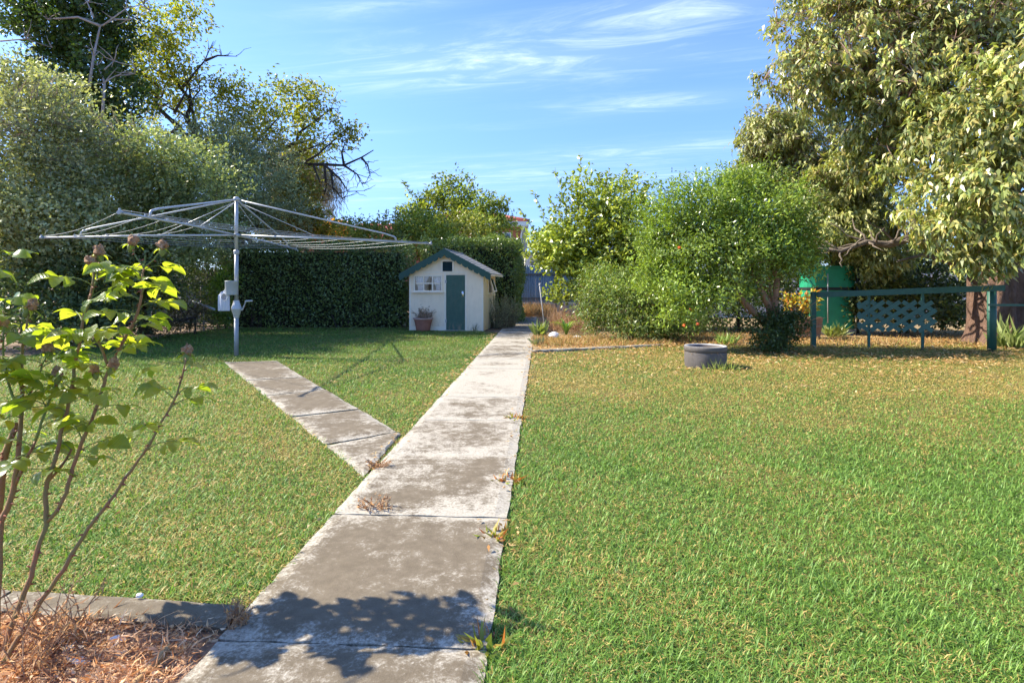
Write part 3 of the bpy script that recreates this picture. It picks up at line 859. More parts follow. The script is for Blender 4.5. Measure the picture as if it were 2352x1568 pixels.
# ------------------------------------------------------------------ planter ring
pc = gp(1636, 848) + Vector((0, 0.29, 0))
pr = thing('planter_ring', 'round dark grey planter ring on the lawn filled with dry grass', 'planter', pc); pr.scale = (1, 1, 1.14)
MB().lathe([(0.292, 0.0), (0.298, 0.02), (0.303, 0.10), (0.303, 0.19), (0.300, 0.20)], 48).build('wall', 'ring_grey', pr, True)
MB().lathe([(0.300, 0.205), (0.308, 0.21), (0.310, 0.262), (0.303, 0.272), (0.262, 0.272), (0.255, 0.262), (0.25, 0.14)], 48).build('rim', 'ring_grey', pr, True)
MB().lathe([(0.304, 0.274), (0.264, 0.275), (0.256, 0.266), (0.251, 0.15)], 48).build('rim_top', 'ring_rim', pr, True)
MB().lathe([(0.254, 0.15), (0.15, 0.17), (0.0, 0.18)], 32).build('soil', 'bed_soil', pr, True)
r = np.random.default_rng(3)
n = 900
a = r.random(n) * 6.28; rad = 0.24 * np.sqrt(r.random(n))
P = np.stack([rad * np.cos(a), rad * np.sin(a), 0.165 + 0.02 * r.random(n)], 1)
dg = leaves_np(P, np.stack([r.normal(size=n), r.normal(size=n), 0.25 + 0.5 * r.random(n)], 1), r.normal(size=(n, 3)), 0.05 + 0.1 * r.random(n), np.full(n, 0.006), palette(n, [(0.5, 0.3, 0.14), (0.42, 0.22, 0.09), (0.3, 0.2, 0.1)], r))
dgo = leafpart('dry_grass', dg, 'dry', None); dgo.location = pc
tag(dgo, 'dry orange grass lying inside the grey planter ring', 'dry grass', kind='stuff')
# seed stalk leaning over the rim
stalk = MB()
for dx in (-0.02, 0.03, 0.07):
    stalk.tube(curve_pts((0.05, -0.2, 0.18), (0.02 + dx * 2, -0.32, 0.24 - abs(dx)), 5, 0.15, -0.3), [0.004] * 5 + [0.002], 4)
so = stalk.build('dry_stalk', 'bloom', None, loc=pc); tag(so, 'dry seed stalk hanging over the front of the grey planter ring', 'stalk')

# ------------------------------------------------------------------ green rail, lattice
pa, pb_ = gp(1868, 797), gp(2278, 806)
rail = thing('rail_fence', 'green post and rail with diamond lattice panel by the big tree', 'fence', pa)
dv = pb_ - pa; du = dv.normalized(); ang = math.atan2(du.y, du.x)
rail.rotation_euler = (0, 0, ang); LR = dv.length
z_l = 1.03; z_r = 1.16
MB().box((-0.045, -0.045, -0.05), (0.045, 0.045, z_l + 0.06), 0.008).build('post', 'rail_green', rail)
MB().tube([(LR, 0, -0.05), (LR, 0, z_r + 0.02)], 0.072, 20).build('post', 'rail_green', rail, True)
zr = lambda x: z_l + (z_r - z_l) * x / LR
V = []
for x in (0.047, LR + 0.16):
    V += [(x, -0.10, zr(x) - 0.055), (x, -0.046, zr(x) - 0.055), (x, -0.046, zr(x) + 0.055), (x, -0.10, zr(x) + 0.055)]
MB().add(V, [(3, 2, 1, 0), (4, 5, 6, 7), (0, 1, 5, 4), (1, 2, 6, 5), (2, 3, 7, 6), (3, 0, 4, 7)]).build('rail', 'rail_green', rail)
lx0, lx1, lz0, lz1 = 0.78, 2.08, 0.36, 0.90
for x in (0.97, 1.88):
    MB().box((x - 0.022, -0.044, -0.05), (x + 0.022, -0.012, zr(x) + 0.05)).build('upright', 'rail_green', rail)
sl = 0.078
def clip_slat(c, s):
    """45 degree strip x*s - z = c clipped to the panel, returns start/end"""
    pts = []
    # line: z = s*(x) + c
    for x in (lx0, lx1):
        z = s * x + c
        if lz0 <= z <= lz1: pts.append((x, z))
    for z in (lz0, lz1):
        x = (z - c) / s
        if lx0 < x < lx1: pts.append((x, z))
    return pts[:2] if len(pts) >= 2 else None
step = 0.195
for s, y in ((1, -0.062), (-1, -0.051)):
    for k in range(-20, 40):
        c = k * step * 1.0 + (0.03 if s > 0 else 0.06) - (0 if s > 0 else -0.2)
        pp_ = clip_slat(c, s * 0.72)
        if not pp_: continue
        (ax, az), (bx, bz) = pp_
        L_ = math.hypot(bx - ax, bz - az)
        if L_ < 0.05: continue
        th = math.atan2(bz - az, bx - ax)
        M = Matrix.Translation(((ax + bx) / 2, y, (az + bz) / 2)) @ Matrix.Rotation(-th, 4, 'Y')
        MB().box((-L_ / 2 - 0.012, -0.005, -sl / 2), (L_ / 2 + 0.012, 0.005, sl / 2), M=M).build('slat', 'lattice_green', rail)
# second lower rail running off to the right
q0 = Vector((LR - 0.09, -0.085, 0.86))
MB().box((LR - 0.10, -0.115, 0.835), (LR + 2.4, -0.076, 0.875)).build('low_rail', 'lattice_green', rail)
MB().tube([(LR + 2.2, -0.05, -0.05), (LR + 2.2, -0.05, 1.1)], 0.05, 14).build('post', 'rail_green', rail, True)

# ------------------------------------------------------------------ green tank behind, half barrel
tk = thing('water_tank', 'bright green slimline water tank with black band behind the rail', 'tank', (7.85, 14.0, 0))
prof = []
def stadium(w, d, n=10):
    pts = []
    for k in range(n + 1):
        a = -math.pi / 2 + math.pi * k / n; pts.append((w / 2 - d / 2 + d / 2 * math.cos(a), d / 2 * math.sin(a)))
    for k in range(n + 1):
        a = math.pi / 2 + math.pi * k / n; pts.append((-w / 2 + d / 2 + d / 2 * math.cos(a), d / 2 * math.sin(a)))
    return pts
def stad_solid(w, d, z0, z1, name, m, par):
    s_ = stadium(w, d); n = len(s_)
    V = [(x, y, z0) for x, y in s_] + [(x, y, z1) for x, y in s_]
    Q = [tuple(reversed(range(n))), tuple(range(n, 2 * n))] + [(k, (k + 1) % n, n + (k + 1) % n, n + k) for k in range(n)]
    return MB().add(V, Q).build(name, m, par)
stad_solid(1.3, 0.62, 0.15, 1.65, 'body', 'tank_green', tk)
stad_solid(1.32, 0.64, 1.10, 1.17, 'band', 'black_band', tk)
stad_solid(1.26, 0.58, 0.0, 0.149, 'stand', 'stake', tk)
stad_solid(1.34, 0.66, 1.655, 1.69, 'lid', 'tank_green', tk)
MB().tube([(0.55, -0.36, 0.05), (0.55, -0.36, 1.7)], 0.035, 8).build('downpipe', 'black_band', tk, True)
MB().tube([(-0.18, -0.36, 0.3), (-0.18, -0.36, 1.5)], 0.012, 8).build('conduit', 'stake', tk, True)
bl = gp(1856, 782) + Vector((0, 0.35, 0))
br = thing('half_barrel', 'wooden half barrel planter behind the pomegranate bush', 'barrel', bl)
ns = 22
for k in range(ns):
    a0 = 2 * math.pi * (k + 0.03) / ns; a1 = 2 * math.pi * (k + 0.97) / ns
    V = []
    for z, rr in ((0, 0.38), (0.25, 0.435), (0.5, 0.46)):
        for a in (a0, a1):
            V += [(rr * math.cos(a), rr * math.sin(a), z), ((rr - 0.03) * math.cos(a), (rr - 0.03) * math.sin(a), z)]
    Q = []
    for i in (0, 4):
        Q += [(i, i + 2, i + 6, i + 4), (i + 1, i + 5, i + 7, i + 3), (i, i + 4, i + 5, i + 1), (i + 2, i + 3, i + 7, i + 6)]
    Q += [(8, 10, 11, 9), (0, 1, 3, 2)]
    MB().add(V, Q).build('stave', 'barrel_wood', br)
for z, rr in ((0.1, 0.405), (0.3, 0.445)):
    MB().lathe([(rr, z), (rr + 0.006, z), (rr + 0.014, z + 0.04), (rr + 0.006, z + 0.041)], 32).build('hoop', 'hoop', br)
MB().lathe([(0.42, 0.42), (0.0, 0.44)], 24).build('soil', 'dirt', br)
bp_ = thing('barrel_plant', 'yellow-green leafy plant growing in the wooden half barrel', 'plant', bl + Vector((0, 0, 0.42)))
q = random.Random(8); paths = []
mb = MB()
for k in range(22):
    a = q.uniform(0, 6.28)
    pts = curve_pts((q.uniform(-.2, .2), q.uniform(-.2, .2), 0), (math.cos(a) * 0.4, math.sin(a) * 0.3, q.uniform(0.3, 0.7)), 4, 0.2, -0.05, q)
    mb.tube(pts, [0.008, 0.007, 0.006, 0.005, 0.003], 5); paths.append(pts[1:])
mb.build('stem', 'cane_green', bp_)
leafpart('leaf', shoot_leaves(paths, 38, 0.12, 0.05, [(0.30, 0.30, 0.05), (0.20, 0.26, 0.05), (0.36, 0.26, 0.05), (0.34, 0.12, 0.05)], 8), 'leaf', bp_)

# ------------------------------------------------------------------ fences, house, shed behind
def corrugated(name, x0, x1, z0, z1, m, parent, pitch=0.076, depth=0.016):
    nn = int((x1 - x0) / pitch * 6)
    V, Q = [], []
    for i in range(nn + 1):
        x = x0 + (x1 - x0) * i / nn
        y = depth * math.sin(2 * math.pi * (x) / pitch)
        V += [(x, y, z0), (x, y, z1), (x, y + 0.003, z0), (x, y + 0.003, z1)]
    for i in range(nn):
        a = 4 * i; b_ = a + 4
        Q += [(a, b_, b_ + 1, a + 1), (a + 2, a + 3, b_ + 3, b_ + 2), (a + 1, b_ + 1, b_ + 3, a + 3)]
    return MB().add(V, Q).build(name, m, parent, True)

bf = thing('corrugated_fence', 'blue-grey corrugated steel fence closing the end of the path', 'fence', (-1.6, 26.0, 0.0))
for k in range(6):
    o = corrugated('sheet', k * 0.9, k * 0.9 + 0.89, 0.42, 2.15, 'fence_blue', bf, 0.11, 0.02)
for z in (0.62, 1.72): MB().box((0, -0.07, z), (5.4, -0.024, z + 0.06)).build('rail', 'fence_dark', bf)
for k in range(4): MB().box((k * 1.8 - 0.0, -0.13, 0), (k * 1.8 + 0.07, -0.071, 2.1)).build('post', 'fence_dark', bf)
MB().box((0, -0.10, 0.0), (5.4, 0.1, 0.41)).build('plinth', 'stake', bf)
lf = thing('corrugated_fence', 'dark shaded corrugated fence left of the hedge behind the clothesline', 'fence', (-15.0, 18.4, 0.0))
for k in range(8): corrugated('sheet', k * 0.8, k * 0.8 + 0.79, 0.0, 1.75, 'fence_dark', lf, 0.12, 0.02)
MB().box((0, -0.08, 1.4), (6.4, -0.03, 1.46)).build('rail', 'fence_dark', lf)
rf = thing('paling_fence', 'pale weathered paling fence glimpsed beside the big tree trunk', 'fence', (5.0, 21.5, 0.0))
for k in range(90):
    x = k * 0.15
    MB().box((x, 0, 0), (x + 0.135, 0.02, 1.9 + 0.03 * math.sin(k * 1.3))).build('paling', 'fence_white', rf)
for z in (0.4, 1.5): MB().box((0, 0.021, z), (13.5, 0.07, z + 0.08)).build('rail', 'fence_white', rf)

hs = thing('brick_house', 'two-storey brick house with red tiled roof beyond the hedge', 'house', (0.55, 34.0, 0))
MB().box((-6.2, 0.6, 0), (0, 8, 4.98)).build('wall', 'brick', hs)
MB().box((-14, 1.4, 0), (-6.21, 8, 4.0)).build('wall', 'brick', hs)
def hip(par, x0, x1, y0, y1, z0, z1, rid0, rid1, n=14):
    rt = thing('roof', None, None); rt.parent = par
    ym = (y0 + y1) / 2
    for k in range(n):
        a, b_ = k / n, min(1, (k + 1.15) / n)
        def ring(t, dz=0.0):
            xa = x0 + (rid0 - x0) * t; xb = x1 + (rid1 - x1) * t
            ya = y0 + (ym - y0) * t; yb = y1 + (ym - y1) * t; z = z0 + (z1 - z0) * t + dz
            return [(xa, ya, z), (xb, ya, z), (xb, yb, z), (xa, yb, z)]
        V = ring(a, 0.03) + ring(b_, 0.0) + ring(a, 0.0)
        Q = [(i, (i + 1) % 4, 4 + (i + 1) % 4, 4 + i) for i in range(4)] + [(8 + i, 8 + (i + 1) % 4, (i + 1) % 4, i) for i in range(4)]
        MB().add(V, Q).build('tile_course', 'tile_red', rt)
    for (c, d_) in (((x0, y0), (rid0, ym)), ((x1, y0), (rid1, ym)), ((rid0, ym), (rid1, ym))):
        za = z1 if c[1] == ym else z0
        MB().tube([(c[0], c[1], za + 0.05), (d_[0], d_[1], z1 + 0.05)], 0.09, 8).build('ridge_tile', 'tile_red', rt, True)
    return rt
hip(hs, -6.9, 0.45, 0.0, 8.6, 5.12, 6.15, -4.2, -2.3)
hip(hs, -14.6, -5.0, 0.8, 8.6, 4.1, 5.35, -11, -5.0)
MB().box((-6.9, -0.02, 4.86), (0.47, 0.02, 5.11)).build('fascia', 'eave_white', hs)
MB().box((0.43, 0.021, 4.86), (0.47, 8.6, 5.11)).build('fascia', 'eave_white', hs)
MB().box((-6.9, 0.021, 4.83), (0.42, 0.599, 4.859)).build('soffit', 'eave_white', hs)
MB().box((0.001, 0.62, 4.79), (0.42, 8, 4.829)).build('soffit', 'eave_white', hs)
MB().box((0.003, 0.5, 0), (0.38, 2.4, 4.78)).build('side_porch', 'wall_grey', hs)
MB().tube([(0.2, 0.03, 4.85), (0.05, 0.30, 4.55), (0.0, 0.42, 4.3), (0.0, 0.42, 0.1)], 0.05, 8).build('downpipe', 'eave_white', hs, True)
wdw = MB().box((-1.9, 0.55, 3.3), (-0.6, 0.598, 4.5)).build('window', 'eave_white', hs)
MB().box((-1.83, 0.54, 3.37), (-0.67, 0.549, 4.43)).build('pane', 'glass', wdw)
MB().box((-1.83, 0.55, 3.37), (-0.67, 0.5495, 4.43)).build('blind', 'vent_dark', wdw)
ns_ = thing('garden_shed', 'pale shed with green gutter beyond the blue-grey fence', 'shed', (1.9, 30.0, 0))
MB().box((-1.2, 0, 0), (2.6, 3, 2.9)).build('wall', 'fence_white', ns_)
MB().box((-1.35, -0.15, 2.91), (2.75, 3.1, 3.02)).build('roof', 'gutter_green', ns_)
MB().box((-0.9, -0.02, 1.6), (0.2, -0.001, 2.5)).build('window', 'fence_dark', ns_)

# ------------------------------------------------------------------ hedges
def hedge(name, label, x0, x1, y0, y1, z1, seed, cols, dens=850, L=0.07, Wd=0.042, m='leaf_gloss', fuzz=0.14, loc=None):
    t = thing(name, label, 'hedge', ((x0 + x1) / 2, (y0 + y1) / 2, 0))
    ox, oy = (x0 + x1) / 2, (y0 + y1) / 2
    r = np.random.default_rng(seed)
    i_ = 0.22
    nb = 8
    V, Q = [], []
    core = MB().box((x0 - ox + i_, y0 - oy + i_, 0), (x1 - ox - i_, y1 - oy - i_, z1 - i_), 0.1).build('dark_core', 'hedge_core', t)  # solid filler box, the hedge's inner shade put into its dark colour
    Ps, Ns = [], []
    def face(n, fn, nrm):
        n = int(n)
        a, b_ = r.random(n), r.random(n)
        dep = np.abs(r.normal(size=n)) * fuzz
        P = fn(a, b_)
        bulge = 0.10 * np.sin(P[:, 0] * 2.1 + seed) * np.sin(P[:, 2] * 2.7 + P[:, 1] * 2) + 0.06 * np.sin(P[:, 0] * 5.3 + P[:, 2] * 4.1)
        Ps.append(P + np.array(nrm) * (0.05 + bulge - dep)[:, None] + r.normal(size=(n, 3)) * 0.03)
        Ns.append(np.repeat(np.array([nrm], float), n, 0))
    W_, D_ = x1 - x0, y1 - y0
    face(W_ * z1 * dens, lambda a, b_: np.stack([x0 + W_ * a, np.full_like(a, y0), z1 * b_ ** 0.92], 1), (0, -1, 0))
    face(W_ * D_ * dens, lambda a, b_: np.stack([x0 + W_ * a, y0 + D_ * b_, np.full_like(a, z1)], 1), (0, 0, 1))
    face(D_ * z1 * dens, lambda a, b_: np.stack([np.full_like(a, x1), y0 + D_ * a, z1 * b_], 1), (1, 0, 0))
    face(D_ * z1 * dens * 0.5, lambda a, b_: np.stack([np.full_like(a, x0), y0 + D_ * a, z1 * b_], 1), (-1, 0, 0))
    face(W_ * z1 * dens * 0.2, lambda a, b_: np.stack([x0 + W_ * a, np.full_like(a, y1), z1 * b_], 1), (0, 1, 0))
    P = np.concatenate(Ps) - np.array([ox, oy, 0]); Nn = np.concatenate(Ns); n = len(P)
    D = r.normal(size=(n, 3)) * 0.8 + Nn * 0.5 + np.array([0, 0, 0.25])
    N2 = Nn * 0.7 + r.normal(size=(n, 3)) * 0.5 + np.array([0, 0, 0.4])
    data = leaves_np(P, D, N2, L * (0.7 + 0.6 * r.random(n)), Wd * (0.7 + 0.6 * r.random(n)), palette(n, cols, r))
    qs = random.Random(seed + 5); pth = []
    for _ in range(int(W_ * 9)):
        x = qs.uniform(x0, x1) - ox; y = qs.uniform(y0, y1) - oy
        pth.append(curve_pts((x, y, z1 - 0.1), (x + qs.uniform(-.12, .12), y + qs.uniform(-.1, .1), z1 + qs.uniform(0.08, 0.34)), 3, 0.15, 0, qs))
    for _ in range(int(W_ * 10)):
        x = qs.uniform(x0, x1) - ox; z = qs.uniform(0.3, z1)
        pth.append(curve_pts((x, y0 - oy + 0.05, z), (x + qs.uniform(-.15, .15), y0 - oy - qs.uniform(0.08, 0.2), z + qs.uniform(0.0, 0.2)), 3, 0.15, 0, qs))
    data = join_np(data, shoot_leaves(pth, 45, L * 1.1, Wd, cols, seed + 6))
    leafpart('foliage', data, m, t)
    # stems showing at the foot
    mb = MB(); q = random.Random(seed)
    for k in range(int(W_ * 2.5)):
        x = q.uniform(x0, x1) - ox
        mb.tube(curve_pts((x, y0 - oy + 0.12, 0), (x + q.uniform(-.2, .2), y0 - oy + 0.1, 0.7), 4, 0.1, 0, q), [0.02, 0.018, 0.016, 0.014, 0.01], 5)
    mb.build('stem', 'bark_dark', t)
    return t
hedge('clipped_hedge', 'long dark clipped hedge between the clothesline and the cubby house', -8.55, -3.05, 16.3, 17.6, 2.42, 21,
      [(0.068, 0.11, 0.042), (0.092, 0.14, 0.046), (0.05, 0.085, 0.036), (0.125, 0.17, 0.058)])
hedge('clipped_hedge', 'tall sunlit clipped hedge behind and right of the cubby house', -2.95, 0.28, 18.2, 21.5, 2.72, 22,
      [(0.075, 0.125, 0.035), (0.10, 0.155, 0.04), (0.13, 0.175, 0.05), (0.07, 0.11, 0.04)])

# ------------------------------------------------------------------ trees and shrubs
def tree(name, label, cat, base, blobs, leafdata, bark, limbs, r0, seed, leafm='leaf', trunk=None, twigs=5, tw=0.8, group=None, part='crown', twigcol=None, twigdown=0.0):
    """blobs/leafdata in world coords; base world"""
    t = thing(name, label, cat, base, group=group)
    bv = np.array(tuple(base))
    V, Fc, C = leafdata
    leafpart(part, (V - bv, Fc, C), leafm, t)
    if twigcol is not None:
        V, Fc, C = twig_data(0.35 if twigdown else 0.14, 0.55, 0.018, twigcol, seed, twigdown)
        leafpart('twig', (V - bv, Fc, C), 'dry', t)
    mb = MB()
    tb = Vector((0, 0, -0.05))
    fork = Vector(trunk) - Vector(base) if trunk is not None else Vector((0, 0, 0.4))
    pts = curve_pts(tb, fork, 6, 0.07, 0, random.Random(seed))
    mb.tube(pts, [r0 * (1.35 if i == 0 else 1.0 - 0.05 * i) for i in range(7)], 10)
    mb.build('trunk', bark, t, True)
    mb = MB()
    branches(mb, fork, [Vector(p) - Vector(base) for p in limbs], r0 * 0.72, twigs, seed, tw_len=tw)
    mb.build('branch', bark, t, True)
    return t

GREY = [(0.17, 0.215, 0.11), (0.135, 0.18, 0.095), (0.23, 0.26, 0.145), (0.105, 0.145, 0.075)]
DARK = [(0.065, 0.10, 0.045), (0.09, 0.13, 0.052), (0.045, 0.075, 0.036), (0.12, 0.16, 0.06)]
YELL = [(0.18, 0.21, 0.03), (0.13, 0.17, 0.03), (0.26, 0.24, 0.035), (0.10, 0.14, 0.03)]
BRIGHT = [(0.12, 0.19, 0.03), (0.09, 0.15, 0.028), (0.16, 0.23, 0.04), (0.06, 0.11, 0.025)]
OLIVE = [(0.15, 0.175, 0.06), (0.11, 0.145, 0.05), (0.20, 0.20, 0.07), (0.08, 0.11, 0.04)]

def bl_at(px, py, Y, rpx, rpz=None, ry=None):
    c = at(px, py, Y)
    rx = rpx / F * Y; rz = (rpz or rpx) / F * Y
    return (c.x, c.y, c.z, rx, ry or (rx + rz) / 2, rz)

# left: grey-green evergreen mass, three trees
bA = [bl_at(60, 330, 11.5, 150, 150), bl_at(30, 480, 11.0, 150, 110), bl_at(150, 470, 11.8, 130, 110), bl_at(40, 200, 12.5, 110, 70), bl_at(60, 580, 12.0, 160, 70)]
tree('evergreen_tree', 'big grey-green evergreen at the left edge, behind the rose bush', 'tree', (-10.3, 12.0, 0), bA,
     crown(bA, 2500, 16, 0.22, 0.088, 0.046, [(0.215, 0.245, 0.15), (0.17, 0.20, 0.12), (0.265, 0.28, 0.19), (0.13, 0.165, 0.095)], 31, up=0.5, uneven=0.34, shell=0.62), 'bark_dark', [(-10.8, 11.6, 4.2), (-9.3, 11.8, 3.2), (-11.5, 12, 4.6), (-10.2, 11.2, 2.4)], 0.16, 31, trunk=(-10.3, 12.0, 1.2), twigcol=(0.24, 0.20, 0.16))
bB = [bl_at(270, 390, 13.5, 130, 120), bl_at(380, 400, 13.8, 120, 110), bl_at(300, 500, 13.2, 150, 90), bl_at(430, 480, 14.0, 120, 90), bl_at(200, 560, 13.2, 130, 70), bl_at(340, 570, 13.5, 130, 60)]
tree('evergreen_tree', 'rounded grey-green evergreen directly behind the clothesline arms', 'tree', (-9.3, 14.2, 0), bB,
     crown(bB, 2300, 16, 0.22, 0.095, 0.05, GREY, 32, up=0.5, uneven=0.34, shell=0.62), 'bark_dark', [(-9.6, 13.6, 3.8), (-8.3, 13.9, 3.6), (-9.2, 13.4, 2.8), (-10, 13.2, 2.2)], 0.15, 32, trunk=(-9.3, 14.2, 1.2), twigcol=(0.24, 0.20, 0.16))
bC = [bl_at(520, 360, 17.5, 110, 90), bl_at(600, 430, 17.8, 100, 80), bl_at(500, 460, 17.0, 130, 90), bl_at(590, 505, 18.0, 110, 50), bl_at(470, 585, 17.6, 80, 55), bl_at(420, 545, 16.5, 70, 60)]
tree('evergreen_tree', 'smoky grey-green conifer behind the hedge at the clothesline mast', 'tree', (-8.6, 18.0, 0), bC,
     crown(bC, 1500, 18, 0.24, 0.12, 0.04, [(0.13, 0.17, 0.105), (0.155, 0.19, 0.12), (0.105, 0.14, 0.085)], 33, up=0.3, uneven=0.34), 'bark_dark', [(-8.9, 17.5, 5), (-7.9, 17.8, 4.2), (-9.0, 17, 3.8)], 0.18, 33, 'leaf_dull', trunk=(-8.6, 18, 1.8))
# dark shaded understorey along the left boundary
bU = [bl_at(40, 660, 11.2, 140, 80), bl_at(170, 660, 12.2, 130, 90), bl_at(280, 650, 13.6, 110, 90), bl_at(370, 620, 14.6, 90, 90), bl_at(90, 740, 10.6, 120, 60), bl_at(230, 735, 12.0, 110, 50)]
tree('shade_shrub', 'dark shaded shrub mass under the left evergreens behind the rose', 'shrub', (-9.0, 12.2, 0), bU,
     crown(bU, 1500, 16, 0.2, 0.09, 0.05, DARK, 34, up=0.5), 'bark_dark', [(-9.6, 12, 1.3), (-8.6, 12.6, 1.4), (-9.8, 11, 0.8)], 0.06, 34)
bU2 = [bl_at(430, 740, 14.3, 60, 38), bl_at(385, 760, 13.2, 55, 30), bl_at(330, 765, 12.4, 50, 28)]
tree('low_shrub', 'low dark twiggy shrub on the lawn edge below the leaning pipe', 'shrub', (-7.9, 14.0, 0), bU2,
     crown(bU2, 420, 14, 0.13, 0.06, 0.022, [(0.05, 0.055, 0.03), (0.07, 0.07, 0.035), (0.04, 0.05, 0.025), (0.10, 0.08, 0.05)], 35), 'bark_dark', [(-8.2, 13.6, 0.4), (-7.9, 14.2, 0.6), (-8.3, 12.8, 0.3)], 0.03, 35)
bU3 = [bl_at(500, 680, 15.6, 26, 50), bl_at(505, 730, 15.4, 32, 30), bl_at(520, 640, 15.9, 26, 30)]
tree('climber_shrub', 'sunlit light green shrub at the left end of the long hedge', 'shrub', (-8.0, 15.7, 0), bU3,
     crown(bU3, 330, 12, 0.12, 0.07, 0.045, BRIGHT, 36), 'bark_dark', [(-8.1, 15.6, 1.2), (-8.0, 15.5, 0.6)], 0.03, 36)
# ivy-covered tall tree
bI = [bl_at(190, 60, 17.5, 120, 90), bl_at(200, 190, 17.5, 110, 110), bl_at(205, 310, 17.3, 105, 100), bl_at(170, -60, 17.5, 110, 90), bl_at(60, 20, 17.5, 70, 60), bl_at(250, 380, 17.6, 90, 60)]
ivy = tree('ivy_tree', 'tall dark ivy-covered tree with bare dead limbs at top left', 'tree', (-13.3, 17.9, 0), bI,
     crown(bI, 2300, 14, 0.22, 0.12, 0.085, [(0.03, 0.055, 0.018), (0.045, 0.08, 0.02), (0.06, 0.11, 0.02), (0.025, 0.045, 0.018)], 37, up=0.2), 'bark_dark',
     [(-13.0, 17.5, 6.5), (-13.5, 17.5, 8.5), (-12.8, 17.4, 5.5)], 0.25, 37, trunk=(-13.3, 17.7, 4))
q = random.Random(3); mb = MB()
for path_ in (((205, 200), (215, 130), (230, 60), (265, 45)), ((230, 60), (180, 40), (110, 45), (90, 30)), ((235, 270), (240, 190), (225, 150), (205, 110)), ((238, 190), (265, 175), (310, 170)),
              ((235, 60), (290, 20), (330, 10)), ((215, 40), (200, 5), (180, -20)), ((240, 160), (262, 140)), ((0, 95), (60, 90), (120, 110)), ((265, 45), (300, 45), (345, 25))):
    base_r = 0.042 if len(path_) == 4 else 0.024
    pts = [at(x, y, 16.0 + 0.2 * i) - Vector((-13.3, 17.9, 0)) for i, (x, y) in enumerate(path_)]
    mb.tube(pts, [base_r * (1 - 0.7 * i / (len(pts) - 1)) for i in range(len(pts))], 6)
    for k in range(5):
        i = q.randrange(1, len(pts))
        e_ = pts[i] + Vector((q.uniform(-.5, .5), q.uniform(-.3, .1), q.uniform(-.2, .5)))
        mb.tube(curve_pts(pts[i], e_, 3, 0.2, 0, q), [0.018, 0.014, 0.01, 0.005], 5)
mb.build('dead_limb', 'dead_wood', ivy, True)
# yellow-green backlit tree with the bare limb
TE = Vector((-10.6, 21.4, 0))
bY = [bl_at(370, 70, 21.2, 90, 70), bl_at(340, 190, 21.2, 90, 80), bl_at(420, 180, 21.2, 60, 60), bl_at(560, 260, 21.2, 90, 70), bl_at(640, 280, 21.5, 90, 65), bl_at(720, 240, 21.5, 60, 50), bl_at(790, 300, 21.2, 45, 40),
      bl_at(480, 320, 21.7, 80, 60), bl_at(700, 350, 21.7, 70, 50), bl_at(440, 40, 20.8, 40, 45), bl_at(290, 110, 21.2, 60, 70), bl_at(660, 210, 21.2, 45, 30), bl_at(520, 200, 21.0, 40, 30)]
yt = tree('elm_tree', 'airy yellow-green backlit tree with bare drooping limb over the hedge', 'tree', TE, bY,
     crown(bY, 1250, 12, 0.26, 0.15, 0.075, YELL, 38, up=0.5, shell=0.5, uneven=0.35, droop=0.2), 'bark_dark',
     [at(370, 80, 21.2), at(430, 170, 21.2), at(640, 270, 21.4), at(760, 250, 21.2), at(560, 270, 21.2), at(300, 110, 21.2)], 0.2, 38, 'leaf_thin', trunk=at(505, 430, 21.2), twigs=9, tw=1.2)
mb = MB(); q = random.Random(9)
limb = [(560, 420), (590, 352), (640, 368), (690, 378), (745, 378), (790, 380), (830, 362), (858, 345)]
def limbpath(L_, r0, Y, jit=0.0):
    pts = [at(x, y, Y + 0.1 * i) - TE for i, (x, y) in enumerate(L_)]
    mb.tube(pts, [r0 * (1 - 0.85 * i / (len(pts) - 1)) for i in range(len(pts))], 6)
    return pts
main = limbpath(limb, 0.11, 20.8)
for L_ in (((745, 378), (780, 410), (800, 440), (838, 438)), ((745, 378), (750, 430), (735, 470)), ((690, 378), (730, 355), (770, 320), (800, 290)), ((790, 380), (785, 350), (792, 330), (775, 310)),
           ((790, 380), (820, 400), (835, 430)), ((640, 368), (700, 345), (740, 330), (765, 300)), ((760, 390), (765, 430), (790, 460)), ((720, 380), (735, 420), (725, 450)), ((830, 362), (845, 380), (850, 405))):
    pp_ = limbpath(L_, 0.05, 20.9)
    for k in range(10):
        i = q.randrange(1, len(pp_))
        a = pp_[i].lerp(pp_[i - 1], q.random())
        e_ = a + Vector((q.uniform(-.35, .75), q.uniform(-.3, .3), q.uniform(-.55, .35)))
        pts = curve_pts(a, e_, 4, 0.25, 0, q)
        mb.tube(pts, [0.016, 0.013, 0.010, 0.008, 0.005], 4)
for L_ in (((420, 200), (445, 170), (470, 140), (490, 95)), ((470, 140), (500, 128), (545, 130)), ((400, 260), (425, 215), (440, 185))):
    pp_ = limbpath(L_, 0.055, 20.6)
    for k in range(5):
        a = pp_[-1].lerp(pp_[-2], q.random()); e_ = a + Vector((q.uniform(-.1, .6), 0, q.uniform(-.1, .5)))
        mb.tube(curve_pts(a, e_, 3, 0.2, 0, q), [0.014, 0.011, 0.008, 0.005], 4)
mb.build('bare_limb', 'bark_dark', yt, True)
